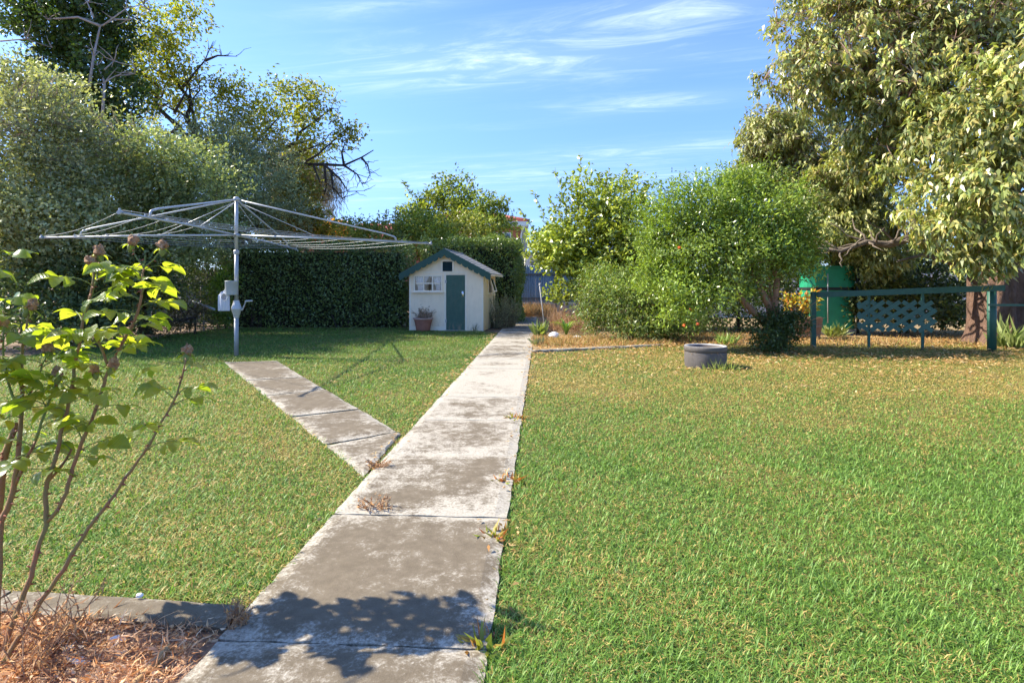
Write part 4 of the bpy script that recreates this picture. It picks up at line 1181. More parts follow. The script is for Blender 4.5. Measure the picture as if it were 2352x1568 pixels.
# weeping grey tree farther off, orange-tinged shrub
bW = [bl_at(690, 400, 26, 70, 55), bl_at(740, 430, 26, 40, 60), bl_at(660, 380, 26, 60, 50)]
tree('weeping_tree', 'grey weeping tree far behind the bare dark limb', 'tree', (-9.6, 26, 0), bW,
     crown(bW, 700, 16, 0.3, 0.34, 0.025, [(0.15, 0.145, 0.11), (0.12, 0.125, 0.085), (0.18, 0.17, 0.13)], 40, droop=2.2, twist=0.35), 'bark_grey', [(-9.8, 26, 5.5), (-9.2, 26, 5)], 0.15, 40, 'leaf_dull', trunk=(-9.6, 26, 3))
bO = [bl_at(665, 470, 19.8, 60, 65), bl_at(690, 430, 19.8, 40, 35), bl_at(650, 530, 19.6, 60, 40), bl_at(720, 510, 19.6, 35, 35)]
tree('orange_shrub', 'yellow-green shrub with orange tints behind the clothesline mast', 'shrub', (-7.9, 19.8, 0), bO,
     crown(bO, 850, 14, 0.2, 0.12, 0.06, [(0.10, 0.12, 0.02), (0.16, 0.17, 0.025), (0.06, 0.08, 0.02), (0.22, 0.13, 0.03)], 41), 'bark_dark', [(-7.9, 19.8, 3.5), (-7.5, 19.7, 2.6)], 0.08, 41, 'leaf_thin', trunk=(-7.9, 19.8, 1.2))
# shrubs above the hedge line
bS = [bl_at(800, 535, 20.5, 70, 28), bl_at(890, 540, 20.5, 70, 35), bl_at(980, 545, 20.5, 70, 45), bl_at(1060, 520, 22.2, 70, 36), bl_at(960, 515, 21.2, 60, 28)]
tree('privet_shrub', 'bright yellow-green shrub spilling over the hedge beside the cubby roof', 'shrub', (-4.2, 20.6, 0), bS,
     crown(bS, 1000, 14, 0.2, 0.13, 0.055, [(0.15, 0.19, 0.035), (0.11, 0.16, 0.03), (0.22, 0.22, 0.04), (0.08, 0.12, 0.03)], 42), 'bark_dark', [(-6, 20.5, 2.6), (-4.8, 20.5, 2.6), (-3.2, 20.5, 2.8), (-2.2, 21.8, 3.2)], 0.06, 42)
bT = [bl_at(1060, 470, 25, 75, 45), bl_at(1000, 455, 25, 40, 35), bl_at(1110, 490, 25, 60, 40), bl_at(960, 490, 25, 40, 30), bl_at(1150, 515, 24.5, 40, 35), bl_at(1050, 420, 25, 30, 22)]
CIT = [(0.10, 0.145, 0.03), (0.13, 0.18, 0.035), (0.075, 0.11, 0.025), (0.17, 0.20, 0.04)]
sh = []
for (bx, by, tx, ty) in ((985, 500, 925, 415), (1020, 470, 995, 400), (1055, 450, 1062, 425), (1090, 460, 1085, 420), (1110, 480, 1165, 455), (1000, 480, 940, 470), (1150, 510, 1172, 460), (960, 500, 908, 480)):
    sh.append(curve_pts(at(bx, by, 25), at(tx, ty, 25), 6, 0.12))
tree('distant_tree', 'small open tree with upright shoots against sky above the cubby', 'tree', (-2.3, 25.2, 0), bT,
     join_np(crown(bT, 460, 12, 0.24, 0.17, 0.08, CIT, 43, shell=0.5, uneven=0.3), shoot_leaves(sh, 34, 0.2, 0.09, CIT, 44)), 'bark_grey',
     [at(1060, 440, 25), at(1000, 440, 25), at(1120, 480, 25), at(960, 480, 25)], 0.1, 43, 'leaf_thin', trunk=(-2.3, 25.2, 2.0))
bZ = [bl_at(775, 525, 23, 22, 14), bl_at(757, 530, 23, 16, 12)]
tree('golden_shrub', 'small golden-yellow shrub peeping over the hedge at the roof edge', 'shrub', (-7.2, 23, 0), bZ,
     crown(bZ, 130, 12, 0.13, 0.13, 0.07, [(0.5, 0.26, 0.04), (0.42, 0.3, 0.06)], 45), 'bark_grey', [(-7.2, 23, 3.2)], 0.05, 45)

# right: citrus
bL = [bl_at(1330, 560, 16, 105, 75), bl_at(1390, 480, 16, 85, 75), bl_at(1278, 568, 16, 60, 48), bl_at(1440, 560, 16, 70, 80), bl_at(1325, 655, 15.5, 58, 40), bl_at(1400, 630, 15.8, 90, 50)]
sh = []
for (bx, by, tx, ty) in ((1310, 540, 1275, 385), (1330, 520, 1332, 352), (1345, 480, 1300, 400), (1390, 450, 1400, 390), (1440, 480, 1465, 395), (1275, 560, 1225, 440), (1250, 560, 1195, 480), (1420, 440, 1445, 380), (1460, 470, 1490, 420), (1290, 500, 1262, 455),
                         (1240, 600, 1205, 540), (1370, 450, 1380, 400)):
    sh.append(curve_pts(at(bx, by, 16), at(tx, ty, 16), 7, 0.10))
LEM = [(0.18, 0.24, 0.035), (0.13, 0.18, 0.032), (0.25, 0.29, 0.05), (0.09, 0.13, 0.028)]
lem = tree('lemon_tree', 'tall open lemon tree with upright shoots right of the path', 'tree', (2.3, 16.1, 0), bL,
     join_np(crown(bL, 1800, 10, 0.17, 0.13, 0.07, LEM, 50, shell=0.6, uneven=0.28), shoot_leaves(sh, 26, 0.14, 0.075, LEM, 51)), 'bark_dark',
     [at(1330, 560, 16), at(1390, 470, 16), at(1270, 580, 16), at(1440, 550, 16)], 0.07, 50, 'leaf_gloss', trunk=(2.3, 16.1, 0.8), twigs=8)
mb = MB()
for s_ in sh: mb.tube([Vector(p) - Vector((2.3, 16.1, 0)) for p in s_], [0.014 - 0.0015 * i for i in range(8)], 4)
mb.build('shoot', 'bark_grey', lem)
# ferny low shrub
bF = [bl_at(1440, 690, 12.6, 75, 50), bl_at(1500, 690, 12.8, 60, 60), bl_at(1390, 650, 13.2, 55, 30), bl_at(1470, 755, 12.0, 70, 35), bl_at(1370, 720, 12.6, 45, 40), bl_at(1540, 740, 12.6, 50, 40)]
FERN = [(0.085, 0.14, 0.045), (0.065, 0.11, 0.04), (0.12, 0.18, 0.05), (0.15, 0.17, 0.045)]
tree('feathery_shrub', 'low feathery soft green shrub between lemon tree and lawn edging', 'shrub', (2.7, 12.6, 0), bF,
     crown(bF, 1300, 20, 0.16, 0.08, 0.022, FERN, 52, up=0.9, elong=1.4), 'bark_tan', [(2.4, 12.5, 0.8), (3.0, 12.6, 0.9), (2.7, 12.3, 0.5), (2.0, 12.8, 0.9)], 0.03, 52, trunk=(2.7, 12.6, 0.1), twigs=8, tw=0.5)
# pomegranate
bP = [bl_at(1690, 470, 10.8, 110, 75), bl_at(1600, 520, 10.8, 95, 85), bl_at(1770, 530, 10.6, 95, 85), bl_at(1680, 580, 10.3, 120, 75), bl_at(1580, 640, 10.6, 85, 60), bl_at(1815, 595, 10.4, 50, 42), bl_at(1615, 668, 10.1, 85, 45),
      bl_at(1540, 560, 11.2, 60, 80), bl_at(1555, 700, 10.4, 50, 30), bl_at(1745, 425, 11, 60, 50), bl_at(1520, 620, 10.9, 55, 55), bl_at(1500, 520, 11.3, 45, 60), bl_at(1840, 560, 10.7, 50, 60)]
POM = [(0.125, 0.195, 0.035), (0.095, 0.15, 0.03), (0.17, 0.235, 0.04), (0.07, 0.11, 0.03)]
sh = []
q = random.Random(20)
for k in range(60):
    bx = q.uniform(1490, 1850); by = 480 + abs(bx - 1680) * 0.35
    tx = bx + q.uniform(-20, 30) + (bx - 1680) * 0.12; ty = by - q.uniform(60, 135)
    Yq = q.uniform(10.3, 11.2)
    sh.append(curve_pts(at(bx, by, Yq), at(tx, ty, Yq), 6, 0.08, 0, q))
PB = Vector((5.05, 10.55, 0))
pom = tree('pomegranate_tree', 'bright green pomegranate bush with orange flowers behind the planter ring', 'shrub', PB, bP,
     join_np(crown(bP, 3300, 15, 0.17, 0.074, 0.028, POM, 60, up=0.6, uneven=0.38, shell=0.62), shoot_leaves(sh, 75, 0.07, 0.024, [(0.14, 0.23, 0.03), (0.17, 0.25, 0.03)], 61)), 'bark_tan',
     [at(1690, 500, 10.7), at(1770, 540, 10.6), at(1640, 600, 10.3), at(1600, 540, 10.8)], 0.03, 60, 'leaf_gloss', trunk=PB + Vector((0, 0, 0.15)), twigs=7, tw=0.6)
mb = MB()
for L_ in (((1795, 800), (1770, 755), (1735, 720), (1705, 690), (1680, 640)), ((1790, 800), (1772, 740), (1765, 700), (1745, 660), (1720, 610)), ((1800, 800), (1785, 740), (1780, 690), (1785, 640), (1770, 590))):
    pts = [at(x, y, 10.5) - PB for x, y in L_]
    mb.tube(pts, [0.075, 0.068, 0.062, 0.052, 0.04], 9)
mb.build('stem', 'bark_tan', pom, True)
q = random.Random(21)
for (x, y) in ((1587, 712), (1596, 672), (1602, 745), (1560, 570), (1720, 575), (1572, 748)):
    p = at(x, y, 9.9 if 1600 < x < 1760 else 10.2) - PB
    MB().lathe([(0.008, -0.02), (0.02, 0.0), (0.028, 0.02), (0.012, 0.026), (0.0, 0.018)], 8).build('flower', 'flower_orange', pom, loc=p, rot=(q.uniform(-1, 1), q.uniform(-1, 1), 0), scale=1.15)
bQ = [bl_at(1775, 765, 10.2, 45, 40), bl_at(1805, 745, 10.2, 40, 40), bl_at(1770, 800, 10.0, 42, 22)]
tree('sucker_shrub', 'dark leafy suckers at the foot of the pomegranate bush', 'shrub', (4.9, 10.2, 0), bQ,
     crown(bQ, 430, 14, 0.12, 0.055, 0.03, [(0.04, 0.07, 0.025), (0.055, 0.09, 0.03), (0.03, 0.05, 0.02)], 62), 'bark_tan', [(4.85, 10.2, 0.5), (5.1, 10.2, 0.6)], 0.02, 62)

# big tree on the right
TB = gp(2290, 797) + Vector((0.55, 0.55, 0))
big_cut = lambda c: (c[:, 0] / c[:, 1] < 1.25)
bR = [bl_at(1960, 80, 12, 150, 110), bl_at(1880, 170, 12.3, 110, 90), bl_at(2100, 160, 11.5, 150, 130), bl_at(2260, 60, 11, 160, 150), bl_at(2060, 290, 12, 130, 80), bl_at(2200, 330, 10.3, 130, 110), bl_at(2320, 250, 9.6, 120, 140),
      bl_at(2280, 450, 9.6, 120, 110), bl_at(2180, 530, 10.0, 70, 60), bl_at(2340, 560, 9.4, 60, 60), bl_at(2250, 590, 9.8, 45, 40), bl_at(2150, 470, 10.6, 70, 60), bl_at(1950, -40, 12.5, 150, 80), bl_at(2200, -80, 11.5, 200, 120), bl_at(1990, 380, 13, 100, 60), bl_at(2460, 200, 10, 160, 250),
      bl_at(1960, 220, 12, 70, 50)]
BIG = [(0.18, 0.22, 0.075), (0.13, 0.175, 0.06), (0.235, 0.25, 0.10), (0.10, 0.14, 0.05), (0.25, 0.22, 0.09)]
bigt = tree('big_tree', 'huge tree with thick pinkish brown trunk and drooping leaves at right', 'tree', TB, bR,
     crown(bR, 3900, 18, 0.135, 0.14, 0.05, BIG, 70, droop=1.2, up=0.7, twist=0.65, uneven=0.26, shell=0.75, cut=big_cut), 'bark_big',
     [at(2000, 80, 12), at(2120, 150, 11.6), at(2260, 60, 11), at(2200, 330, 10.6), at(2300, 300, 10), at(2030, 330, 12.4), at(2420, 100, 11)], 0.34, 70, 'leaf_gloss', trunk=TB + Vector((0.05, 0, 2.4)), twigs=9, tw=1.3, twigcol=(0.30, 0.20, 0.16), twigdown=0.5)
for ch in list(bigt.children):
    if ch.name.startswith('trunk'): bpy.data.objects.remove(ch)
# fluted trunk
V, Q = [], []
ns_t, nz = 64, 44
for j in range(nz + 1):
    z = -0.05 + 2.9 * j / nz
    r0 = 0.44 + 0.22 * math.exp(-max(z, 0) / 0.3) + 0.10 * max(0, z - 1.6)
    for i in range(ns_t):
        a = 2 * math.pi * i / ns_t
        nn_ = mnoise.noise(Vector((math.cos(a) * 1.6, math.sin(a) * 1.6, z * 0.55))) * 0.17 + mnoise.noise(Vector((math.cos(a) * 5, math.sin(a) * 5, z * 1.1))) * 0.085
        fl = 0.07 * math.cos(5 * a + 0.5 * z) * math.exp(-max(z, 0) / 0.9)
        rr = r0 + nn_ + fl
        V.append((rr * math.cos(a) + 0.03 * z, rr * math.sin(a), z))
for j in range(nz):
    for i in range(ns_t):
        i2 = (i + 1) % ns_t
        Q.append((j * ns_t + i, j * ns_t + i2, (j + 1) * ns_t + i2, (j + 1) * ns_t + i))
MB().add(V, Q).build('trunk', 'bark_big', bigt, True)
# heavy low limb going left behind
mb = MB()
tbv = TB
for L_, r0, r1 in ((((2330, 650), (2250, 625), (2180, 592), (2140, 560), (2085, 548), (2040, 562), (1990, 556), (1930, 578), (1880, 570)), 0.17, 0.02), (((2135, 565), (2100, 520), (2090, 470)), 0.12, 0.05), (((2180, 600), (2120, 585), (2060, 600)), 0.05, 0.02), (((2100, 545), (2150, 530), (2190, 535)), 0.04, 0.015)):
    pts = [at(x, y, 12.0) - tbv for x, y in L_]
    mb.tube(pts, [r0 + (r1 - r0) * i / (len(pts) - 1) for i in range(len(pts))], 10)
q = random.Random(15)
for (x, y) in ((2140, 560), (2110, 552), (2085, 548), (2060, 556), (2040, 562), (2010, 560), (1990, 556), (1960, 566), (1930, 578), (2160, 575)):
    for _ in range(3):
        a = at(x, y, 12.0) - tbv
        mb.tube(curve_pts(a, a + Vector((q.uniform(-.8, .3), q.uniform(-.5, .5), q.uniform(-.35, .6))), 4, 0.22, 0, q), [0.03, 0.024, 0.018, 0.012, 0.006], 5)
mb.build('low_limb', 'bark_grey', bigt, True)
# paler tree behind, left of the big tree
bK = [bl_at(1770, 320, 15, 70, 60), bl_at(1830, 380, 15, 90, 80), bl_at(1930, 430, 14.5, 100, 80), bl_at(1900, 510, 14, 110, 80), bl_at(1990, 530, 13.6, 80, 70), bl_at(1830, 560, 14.5, 80, 50), bl_at(1740, 400, 15.5, 60, 50), bl_at(2010, 590, 13.5, 60, 40), bl_at(1800, 300, 15, 70, 50)]
tree('camphor_tree', 'paler drooping-leaf tree between the pomegranate and the huge tree', 'tree', (8.6, 14.8, 0), bK,
     crown(bK, 2700, 16, 0.15, 0.14, 0.052, [(0.19, 0.215, 0.09), (0.15, 0.18, 0.07), (0.24, 0.245, 0.12), (0.11, 0.14, 0.06)], 72, droop=1.1, up=0.6, twist=0.6, uneven=0.25), 'bark_grey',
     [at(1800, 360, 15), at(1920, 440, 14.5), at(1880, 520, 14), at(1980, 540, 13.8)], 0.14, 72, trunk=(8.6, 14.8, 1.6), twigs=8, tw=1.0, twigcol=(0.28, 0.20, 0.16), twigdown=0.4)
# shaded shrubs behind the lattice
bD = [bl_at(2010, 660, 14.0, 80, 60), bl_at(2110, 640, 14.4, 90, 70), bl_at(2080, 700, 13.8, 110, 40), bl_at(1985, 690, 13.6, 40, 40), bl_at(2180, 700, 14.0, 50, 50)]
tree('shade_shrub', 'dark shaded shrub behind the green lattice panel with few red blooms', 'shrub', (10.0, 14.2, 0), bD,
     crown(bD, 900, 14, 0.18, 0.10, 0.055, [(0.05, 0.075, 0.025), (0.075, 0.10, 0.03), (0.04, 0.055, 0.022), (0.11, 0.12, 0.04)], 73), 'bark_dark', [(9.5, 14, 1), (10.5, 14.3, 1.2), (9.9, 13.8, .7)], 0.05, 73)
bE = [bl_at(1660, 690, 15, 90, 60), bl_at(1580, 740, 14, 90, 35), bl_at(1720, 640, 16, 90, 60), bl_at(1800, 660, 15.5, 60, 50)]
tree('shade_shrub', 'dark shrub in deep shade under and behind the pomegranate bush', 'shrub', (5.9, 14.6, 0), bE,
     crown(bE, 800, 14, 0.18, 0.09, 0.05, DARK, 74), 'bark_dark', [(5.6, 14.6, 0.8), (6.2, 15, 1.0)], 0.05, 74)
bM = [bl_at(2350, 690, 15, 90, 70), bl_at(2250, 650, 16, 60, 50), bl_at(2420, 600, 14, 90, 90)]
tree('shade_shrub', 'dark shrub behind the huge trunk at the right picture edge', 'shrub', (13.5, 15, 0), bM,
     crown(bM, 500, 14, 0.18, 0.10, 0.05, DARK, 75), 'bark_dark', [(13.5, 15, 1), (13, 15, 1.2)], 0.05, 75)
# backing screen of trees beyond the right fence so that no bare horizon shows
bX = [bl_at(1660, 560, 24, 130, 70), bl_at(1850, 590, 24, 130, 80), bl_at(2030, 600, 25, 120, 60), bl_at(1500, 600, 25, 110, 60), bl_at(2250, 560, 24, 150, 90)]
tree('screen_trees', 'dull green tree belt beyond the pale paling fence', 'tree', (13, 24.5, 0), bX,
     crown(bX, 1000, 12, 0.36, 0.2, 0.1, DARK + OLIVE, 76), 'bark_dark', [(10, 24, 2), (13, 24, 2.4), (16, 24, 2.4)], 0.15, 76)

# rosemary, straps, weeds
def tuft(name, label, cat, loc, n, h, spread, w, cols, m, seed, lean=0.35, seg=True, parent=None):
    r = np.random.default_rng(seed)
    a = r.random(n) * 6.283; rad = spread * np.sqrt(r.random(n))
    P = np.stack([rad * np.cos(a), rad * np.sin(a), np.zeros(n)], 1)
    D = np.stack([np.cos(a) * lean * (rad / max(spread, 1e-6)) + r.normal(size=n) * lean * 0.5, np.sin(a) * lean * (rad / max(spread, 1e-6)) + r.normal(size=n) * lean * 0.5, np.ones(n)], 1)
    N = r.normal(size=(n, 3)) * np.array([1, 1, 0.2])
    d = leaves_np(P, D, N, h * (0.5 + 0.6 * r.random(n)), w * (0.7 + 0.6 * r.random(n)), palette(n, cols, r), 0.1, 0.25)
    o = leafpart(name, d, m, parent, None)
    o.location = loc
    if label: tag(o, label, cat)
    return o
rb = gp(1150, 757)
ros = thing('rosemary_bush', 'grey-green spiky rosemary bush at the right side of the cubby', 'shrub', rb + Vector((0.05, 0.7, 0)))
q = random.Random(30); paths = []; mb = MB()
for k in range(150):
    a = q.uniform(0, 6.28); rd = 0.46 * math.sqrt(q.random())
    b0 = Vector((math.cos(a) * rd * 0.7, math.sin(a) * rd * 0.9, 0))
    tp = Vector((math.cos(a) * rd * 1.15 + q.uniform(-.08, .08), math.sin(a) * rd * 1.2, q.uniform(0.55, 1.08) * (1 - 0.30 * (rd / 0.46) ** 2)))
    pts = curve_pts(b0, tp, 5, 0.1, 0, q); paths.append(pts)
    mb.tube(pts, [0.006, 0.005, 0.005, 0.004, 0.003, 0.002], 4)
mb.build('stem', 'bark_grey', ros)
leafpart('foliage', shoot_leaves(paths, 85, 0.05, 0.011, [(0.18, 0.215, 0.14), (0.14, 0.17, 0.11), (0.23, 0.26, 0.18)], 30, 0.45), 'leaf_dull', ros)
# strappy plant
sp = gp(1300, 778)
def strap(name, label, loc, n, h, w, m, seed, cols=None):
    t = thing(name, label, 'plant', loc)
    q = random.Random(seed)
    for k in range(n):
        a = q.uniform(0, 6.28); hh = h * q.uniform(0.7, 1.15); out = q.uniform(0.3, 0.95) * h
        V, Q = [], []
        for i in range(7):
            s = i / 6
            rr = out * s ** 1.3
            z = hh * (s * 1.35 - 0.62 * s ** 3)
            ww = w * (1 - s ** 3) * 0.5 + 0.002
            c = Vector((math.cos(a) * rr, math.sin(a) * rr, z)); sd = Vector((-math.sin(a), math.cos(a), 0)) * ww
            V += [c - sd, c + Vector((0, 0, -0.006)), c + sd]
        for i in range(6):
            o = 3 * i
            Q += [(o, o + 1, o + 4, o + 3), (o + 1, o + 2, o + 5, o + 4)]
        me = MB().add(V, Q).mesh('leaf', True)
        a_ = me.color_attributes.new('Col', 'FLOAT_COLOR', 'POINT')
        c = rnd.choice(cols or [(0.09, 0.17, 0.03), (0.12, 0.21, 0.04), (0.16, 0.23, 0.04)])
        a_.data.foreach_set('color', list(c + (1.0,)) * len(V))
        link('leaf', me, m, t)
    return t
strap('strap_leaf_plant', 'fresh green strap-leaved clump beside the white stone right of the path', sp + Vector((0.1, 1.0, 0)), 26, 0.46, 0.045, 'leaf_gloss', 33)
# stake, white stone
sk = thing('garden_stake', 'thin grey garden stake leaning beside the path near the lemon tree', 'stake', at(1253, 741, 13.9))
s0 = at(1253, 741, 13.9); s0.z = 0; sk.location = s0
MB().tube([(0, 0, -0.02), at(1239, 650, 13.9) - s0], 0.014, 8).build('rod', 'stake', sk, True)
MB().tube([at(1240, 656, 13.9) - s0 + Vector((-0.03, 0, 0)), at(1240, 652, 13.9) - s0 + Vector((0.03, 0, 0.02))], 0.012, 6).build('cap', 'stake', sk)
def rock(name, label, loc, s, seed, m='white_stone'):
    me = bpy.data.meshes.new(name)
    import bmesh
    bm = bmesh.new(); bmesh.ops.create_icosphere(bm, subdivisions=2, radius=1.0)
    for v in bm.verts:
        k = 1 + 0.35 * mnoise.noise(v.co * 1.3 + Vector((seed * 7, 0, 0)))
        v.co = Vector((v.co.x * s[0], v.co.y * s[1], max(v.co.z, -0.5) * s[2])) * k
    bm.to_mesh(me); bm.free()
    return tag(link(name, me, m, loc=loc), label, 'stone')
rock('white_stone', 'large white stone in the dry bed beside the path', gp(1274, 779) + Vector((0, 0.1, 0.07)), (0.12, 0.09, 0.10), 2)
rock('white_stone', 'smaller flat white stone in the dry bed before the feathery shrub', gp(1328, 780) + Vector((0, 0.1, 0.04)), (0.10, 0.06, 0.05), 5)
ml = gp(1244, 775)
tuft('mullein_plant', 'pale broad-leaved weed at the corner of the path edge bed', 'weed', ml + Vector((-0.02, 0.3, 0)), 40, 0.42, 0.09, 0.09, [(0.16, 0.20, 0.08), (0.12, 0.17, 0.06)], 'leaf', 34, 0.5)
tuft('weed', 'grey-leaved weed leaning over the path corner by the kerb', 'weed', gp(1236, 795) + Vector((0, 0.1, 0)), 26, 0.22, 0.06, 0.05, [(0.16, 0.17, 0.12), (0.13, 0.15, 0.09)], 'leaf_dull', 35, 0.7)
tuft('weed', 'small pale green seedling left of the planter ring rim', 'weed', gp(1668, 792), 60, 0.32, 0.14, 0.035, [(0.12, 0.19, 0.06), (0.16, 0.22, 0.08)], 'leaf', 36, 0.7)
tuft('weed', 'tall grass tuft growing against the front of the planter ring', 'weed', gp(1655, 852), 90, 0.20, 0.22, 0.007, [(0.14, 0.21, 0.04), (0.20, 0.24, 0.06)], 'grass', 37, 0.8)
tuft('weed', 'broad-leaved weed between the half barrel and the lattice panel', 'weed', gp(1918, 775), 60, 0.42, 0.16, 0.06, [(0.17, 0.20, 0.09), (0.12, 0.16, 0.06)], 'leaf', 38, 0.6)
tuft('weed', 'leafy pale weed at the foot of the huge tree trunk', 'weed', gp(2318, 800), 60, 0.62, 0.2, 0.08, [(0.15, 0.19, 0.08), (0.11, 0.15, 0.06)], 'leaf', 39, 0.6)
tuft('weed', 'small weed against the cubby wall right of the door', 'weed', gp(1090, 762), 22, 0.24, 0.05, 0.012, [(0.16, 0.17, 0.12)], 'dry', 40, 0.35)
for i, (px, py, lb) in enumerate(((1185, 965, 'reddish weed on the right path edge nearest the planter ring'), (1165, 1110, 'small weed on the right path edge before the side path junction'), (1140, 1240, 'weed sprig on the right path edge by the cracked joint'), (1112, 1490, 'grassy weed on the right path edge at the leaf shadow'))):
    tuft('edge_weed', lb, 'weed', gp(px, py), 34, 0.09, 0.05, 0.016, [(0.20, 0.16, 0.05), (0.13, 0.17, 0.04), (0.26, 0.09, 0.04)], 'leaf', 60 + i, 1.2)
# leaning pipe on stakes at the left
pl0 = at(404, 681, 15.0)
pipe = thing('leaning_pipe', 'pale pipe propped on short stakes in front of the dark fence', 'pipe', (pl0.x, pl0.y, 0))
o_ = Vector((pl0.x, pl0.y, 0))
MB().tube([pl0 - o_, at(450, 695, 14.8) - o_, at(493, 711, 14.6) - o_], 0.03, 10).build('rod', 'galv_pale', pipe, True)
for (x, y) in ((415, 685), (435, 691), (468, 702)):
    p = at(x, y, 14.85) - o_
    MB().tube([(p.x, p.y, 0), (p.x, p.y, p.z - 0.02)], 0.018, 6).build('stake', 'stake', pipe)

# ------------------------------------------------------------------ lawn grass
def in_poly2(X, Y, quad):
    ins = np.ones(len(X), bool)
    for k in range(4):
        a, b_ = quad[k], quad[(k + 1) % 4]
        ins &= ((b_[0] - a[0]) * (Y - a[1]) - (b_[1] - a[1]) * (X - a[0])) > 0
    return ins
side_quad = [SP_L[0], SP_R[0], SP_R[1], SP_L[1]]
def on_lawn(X, Y, mgn=0.0):
    xlv, xrv = xl(Y), xr(Y)
    ok = ~((X > xlv - mgn) & (X < xrv + mgn))
    ok &= ~in_poly2(X, Y, side_quad)
    left = X < xlv
    ok &= ~(left & (Y < 2.065 - 0.115 * (X + 0.98) + 0.01))
    ok &= ~(left & (X < -8.15 + 0.25 * np.sin(Y * 1.3)))
    ok &= ~(left & (Y > np.where(X < -2.95, 16.15, np.where(X > -0.7, 13.9 + 0.0 * X, 14.93))))
    kr = np.where(X < 3.1, 10.06 + 0.404 * (X - 0.36), 11.35 + 0.1 * np.sin(X * 2.3) + 0.05 * (X - 3.1))
    ok &= ~((~left) & (Y > kr - 0.02))
    pcx, pcy = pc.x, pc.y
    ok &= ((X - pcx) ** 2 + (Y - pcy) ** 2 > 0.3 ** 2)
    return ok
def vnoise(X, Y, s, seed):
    return (np.sin(X * s + seed) * np.cos(Y * s * 1.17 + seed * 2.1) + 0.6 * np.sin(X * s * 2.3 + Y * s * 1.9 + seed) + 0.4 * np.cos(X * s * 4.1 - Y * s * 3.7 + seed * 3)) / 2.0
def dryness(X, Y):
    left = X < xl(Y)
    right = 0.17 + 0.62 * np.clip((Y - 3.8) / 3.0, 0, 1) + 0.10 * np.clip((X - 2.5) / 4, 0, 1) * np.clip((Y - 3) / 3, 0, 1)
    lf_ = 0.43 - 0.35 * np.clip((Y - 6.0) / 3.5, 0, 1)
    d = np.where(left, lf_, right)
    return np.clip(d + 0.20 * vnoise(X, Y, 1.3, 1.0) + 0.16 * vnoise(X, Y, 4.7, 2.0) + 0.10 * vnoise(X, Y, 11.0, 4.0), 0.02, 0.95)
r = np.random.default_rng(99)
def grass_field(n, y0, y1, power):
    # density ~ Y^-power per unit area, inside a widened view cone
    k = 2 - power
    u = r.random(n)
    Y = (y0 ** k + u * (y1 ** k - y0 ** k)) ** (1 / k) if abs(k) > 1e-6 else y0 * (y1 / y0) ** u
    X = (r.random(n) * 2 - 1) * 1.08 * Y
    ok = on_lawn(X, Y)
    return X[ok], Y[ok]
X, Y = grass_field(640000, 1.45, 16.2, 1.75)
n = len(X)
dr = dryness(X, Y)
isdry = r.random(n) < dr
hgt = (0.028 + 0.032 * r.random(n) ** 1.5) * (1 + 0.25 * vnoise(X, Y, 3.1, 5.0)) * np.where(Y > 6, 1.15, 1.0)
wid = 0.0034 * (Y / 2.0) ** 0.62 * (0.7 + 0.6 * r.random(n))
az = r.random(n) * 6.283 + 0.8 * vnoise(X, Y, 2.2, 7.0)
lean = 0.5 + 2.2 * r.random(n) ** 1.2; lean = np.where(isdry, lean + 0.6, lean)
D = np.stack([np.cos(az) * lean, np.sin(az) * lean, np.ones(n)], 1); D = unit(D)
S = np.stack([-np.sin(az), np.cos(az), np.zeros(n)], 1)
P = np.stack([X, Y, np.full(n, 0.0)], 1)
mid = P + D * hgt[:, None] * 0.62
tip = P + D * hgt[:, None] * 1.15 - np.stack([np.zeros(n), np.zeros(n), hgt * 0.22 * lean], 1)
tip[:, 2] = np.maximum(tip[:, 2], 0.006)
V = np.empty((n, 4, 3))
V[:, 0] = P - S * wid[:, None] * 0.4; V[:, 1] = mid + S * wid[:, None] * 0.5; V[:, 2] = tip; V[:, 3] = mid - S * wid[:, None] * 0.5
green = palette(n, [(0.098, 0.190, 0.036), (0.074, 0.155, 0.030), (0.145, 0.235, 0.055), (0.085, 0.175, 0.042)], r)
lush = np.clip((Y - 6) / 4, 0, 1)[:, None] * (X < xl(Y))[:, None]
green = green * (1 - 0.15 * lush)
straw = palette(n, [(0.30, 0.235, 0.09), (0.38, 0.31, 0.14), (0.22, 0.15, 0.06), (0.30, 0.26, 0.10), (0.20, 0.20, 0.07)], r)
C = np.where(isdry[:, None], straw, green)
go = leafpart('lawn_grass', (V.reshape(-1, 3), np.arange(4 * n).reshape(n, 4), np.repeat(C, 4, 0)), 'grass', None)
tag(go, 'short mown lawn grass, green with dry straw patches', 'grass', kind='stuff')

# leaf litter on the dry back lawn, along path edges
n = 26000
Yv = 4.0 + 8.5 * r.random(n) ** 0.75; Xv = xr(Yv) + r.random(n) * 11
prob = np.clip((Yv - 5.0) / 4.5, 0, 1) * (0.35 + 0.65 * np.clip(Xv / 5, 0, 1)) + 0.02
prob *= np.clip(0.55 + 0.7 * vnoise(Xv, Yv, 2.1, 3.0) + 0.5 * vnoise(Xv, Yv, 6.3, 1.0), 0.05, 1.3)
ok = (r.random(n) < prob) & (np.abs(Xv) < 1.1 * Yv) & ((Xv - pc.x) ** 2 + (Yv - pc.y) ** 2 > 0.33 ** 2) & (Yv < np.where(Xv < 3.1, 10.0 + 0.4 * (Xv - 0.36), 12.6))
Xv, Yv = Xv[ok], Yv[ok]
# back dirt
n2 = 7000
X2 = 3.4 + 10 * r.random(n2); Y2 = 11.5 + 4 * r.random(n2)
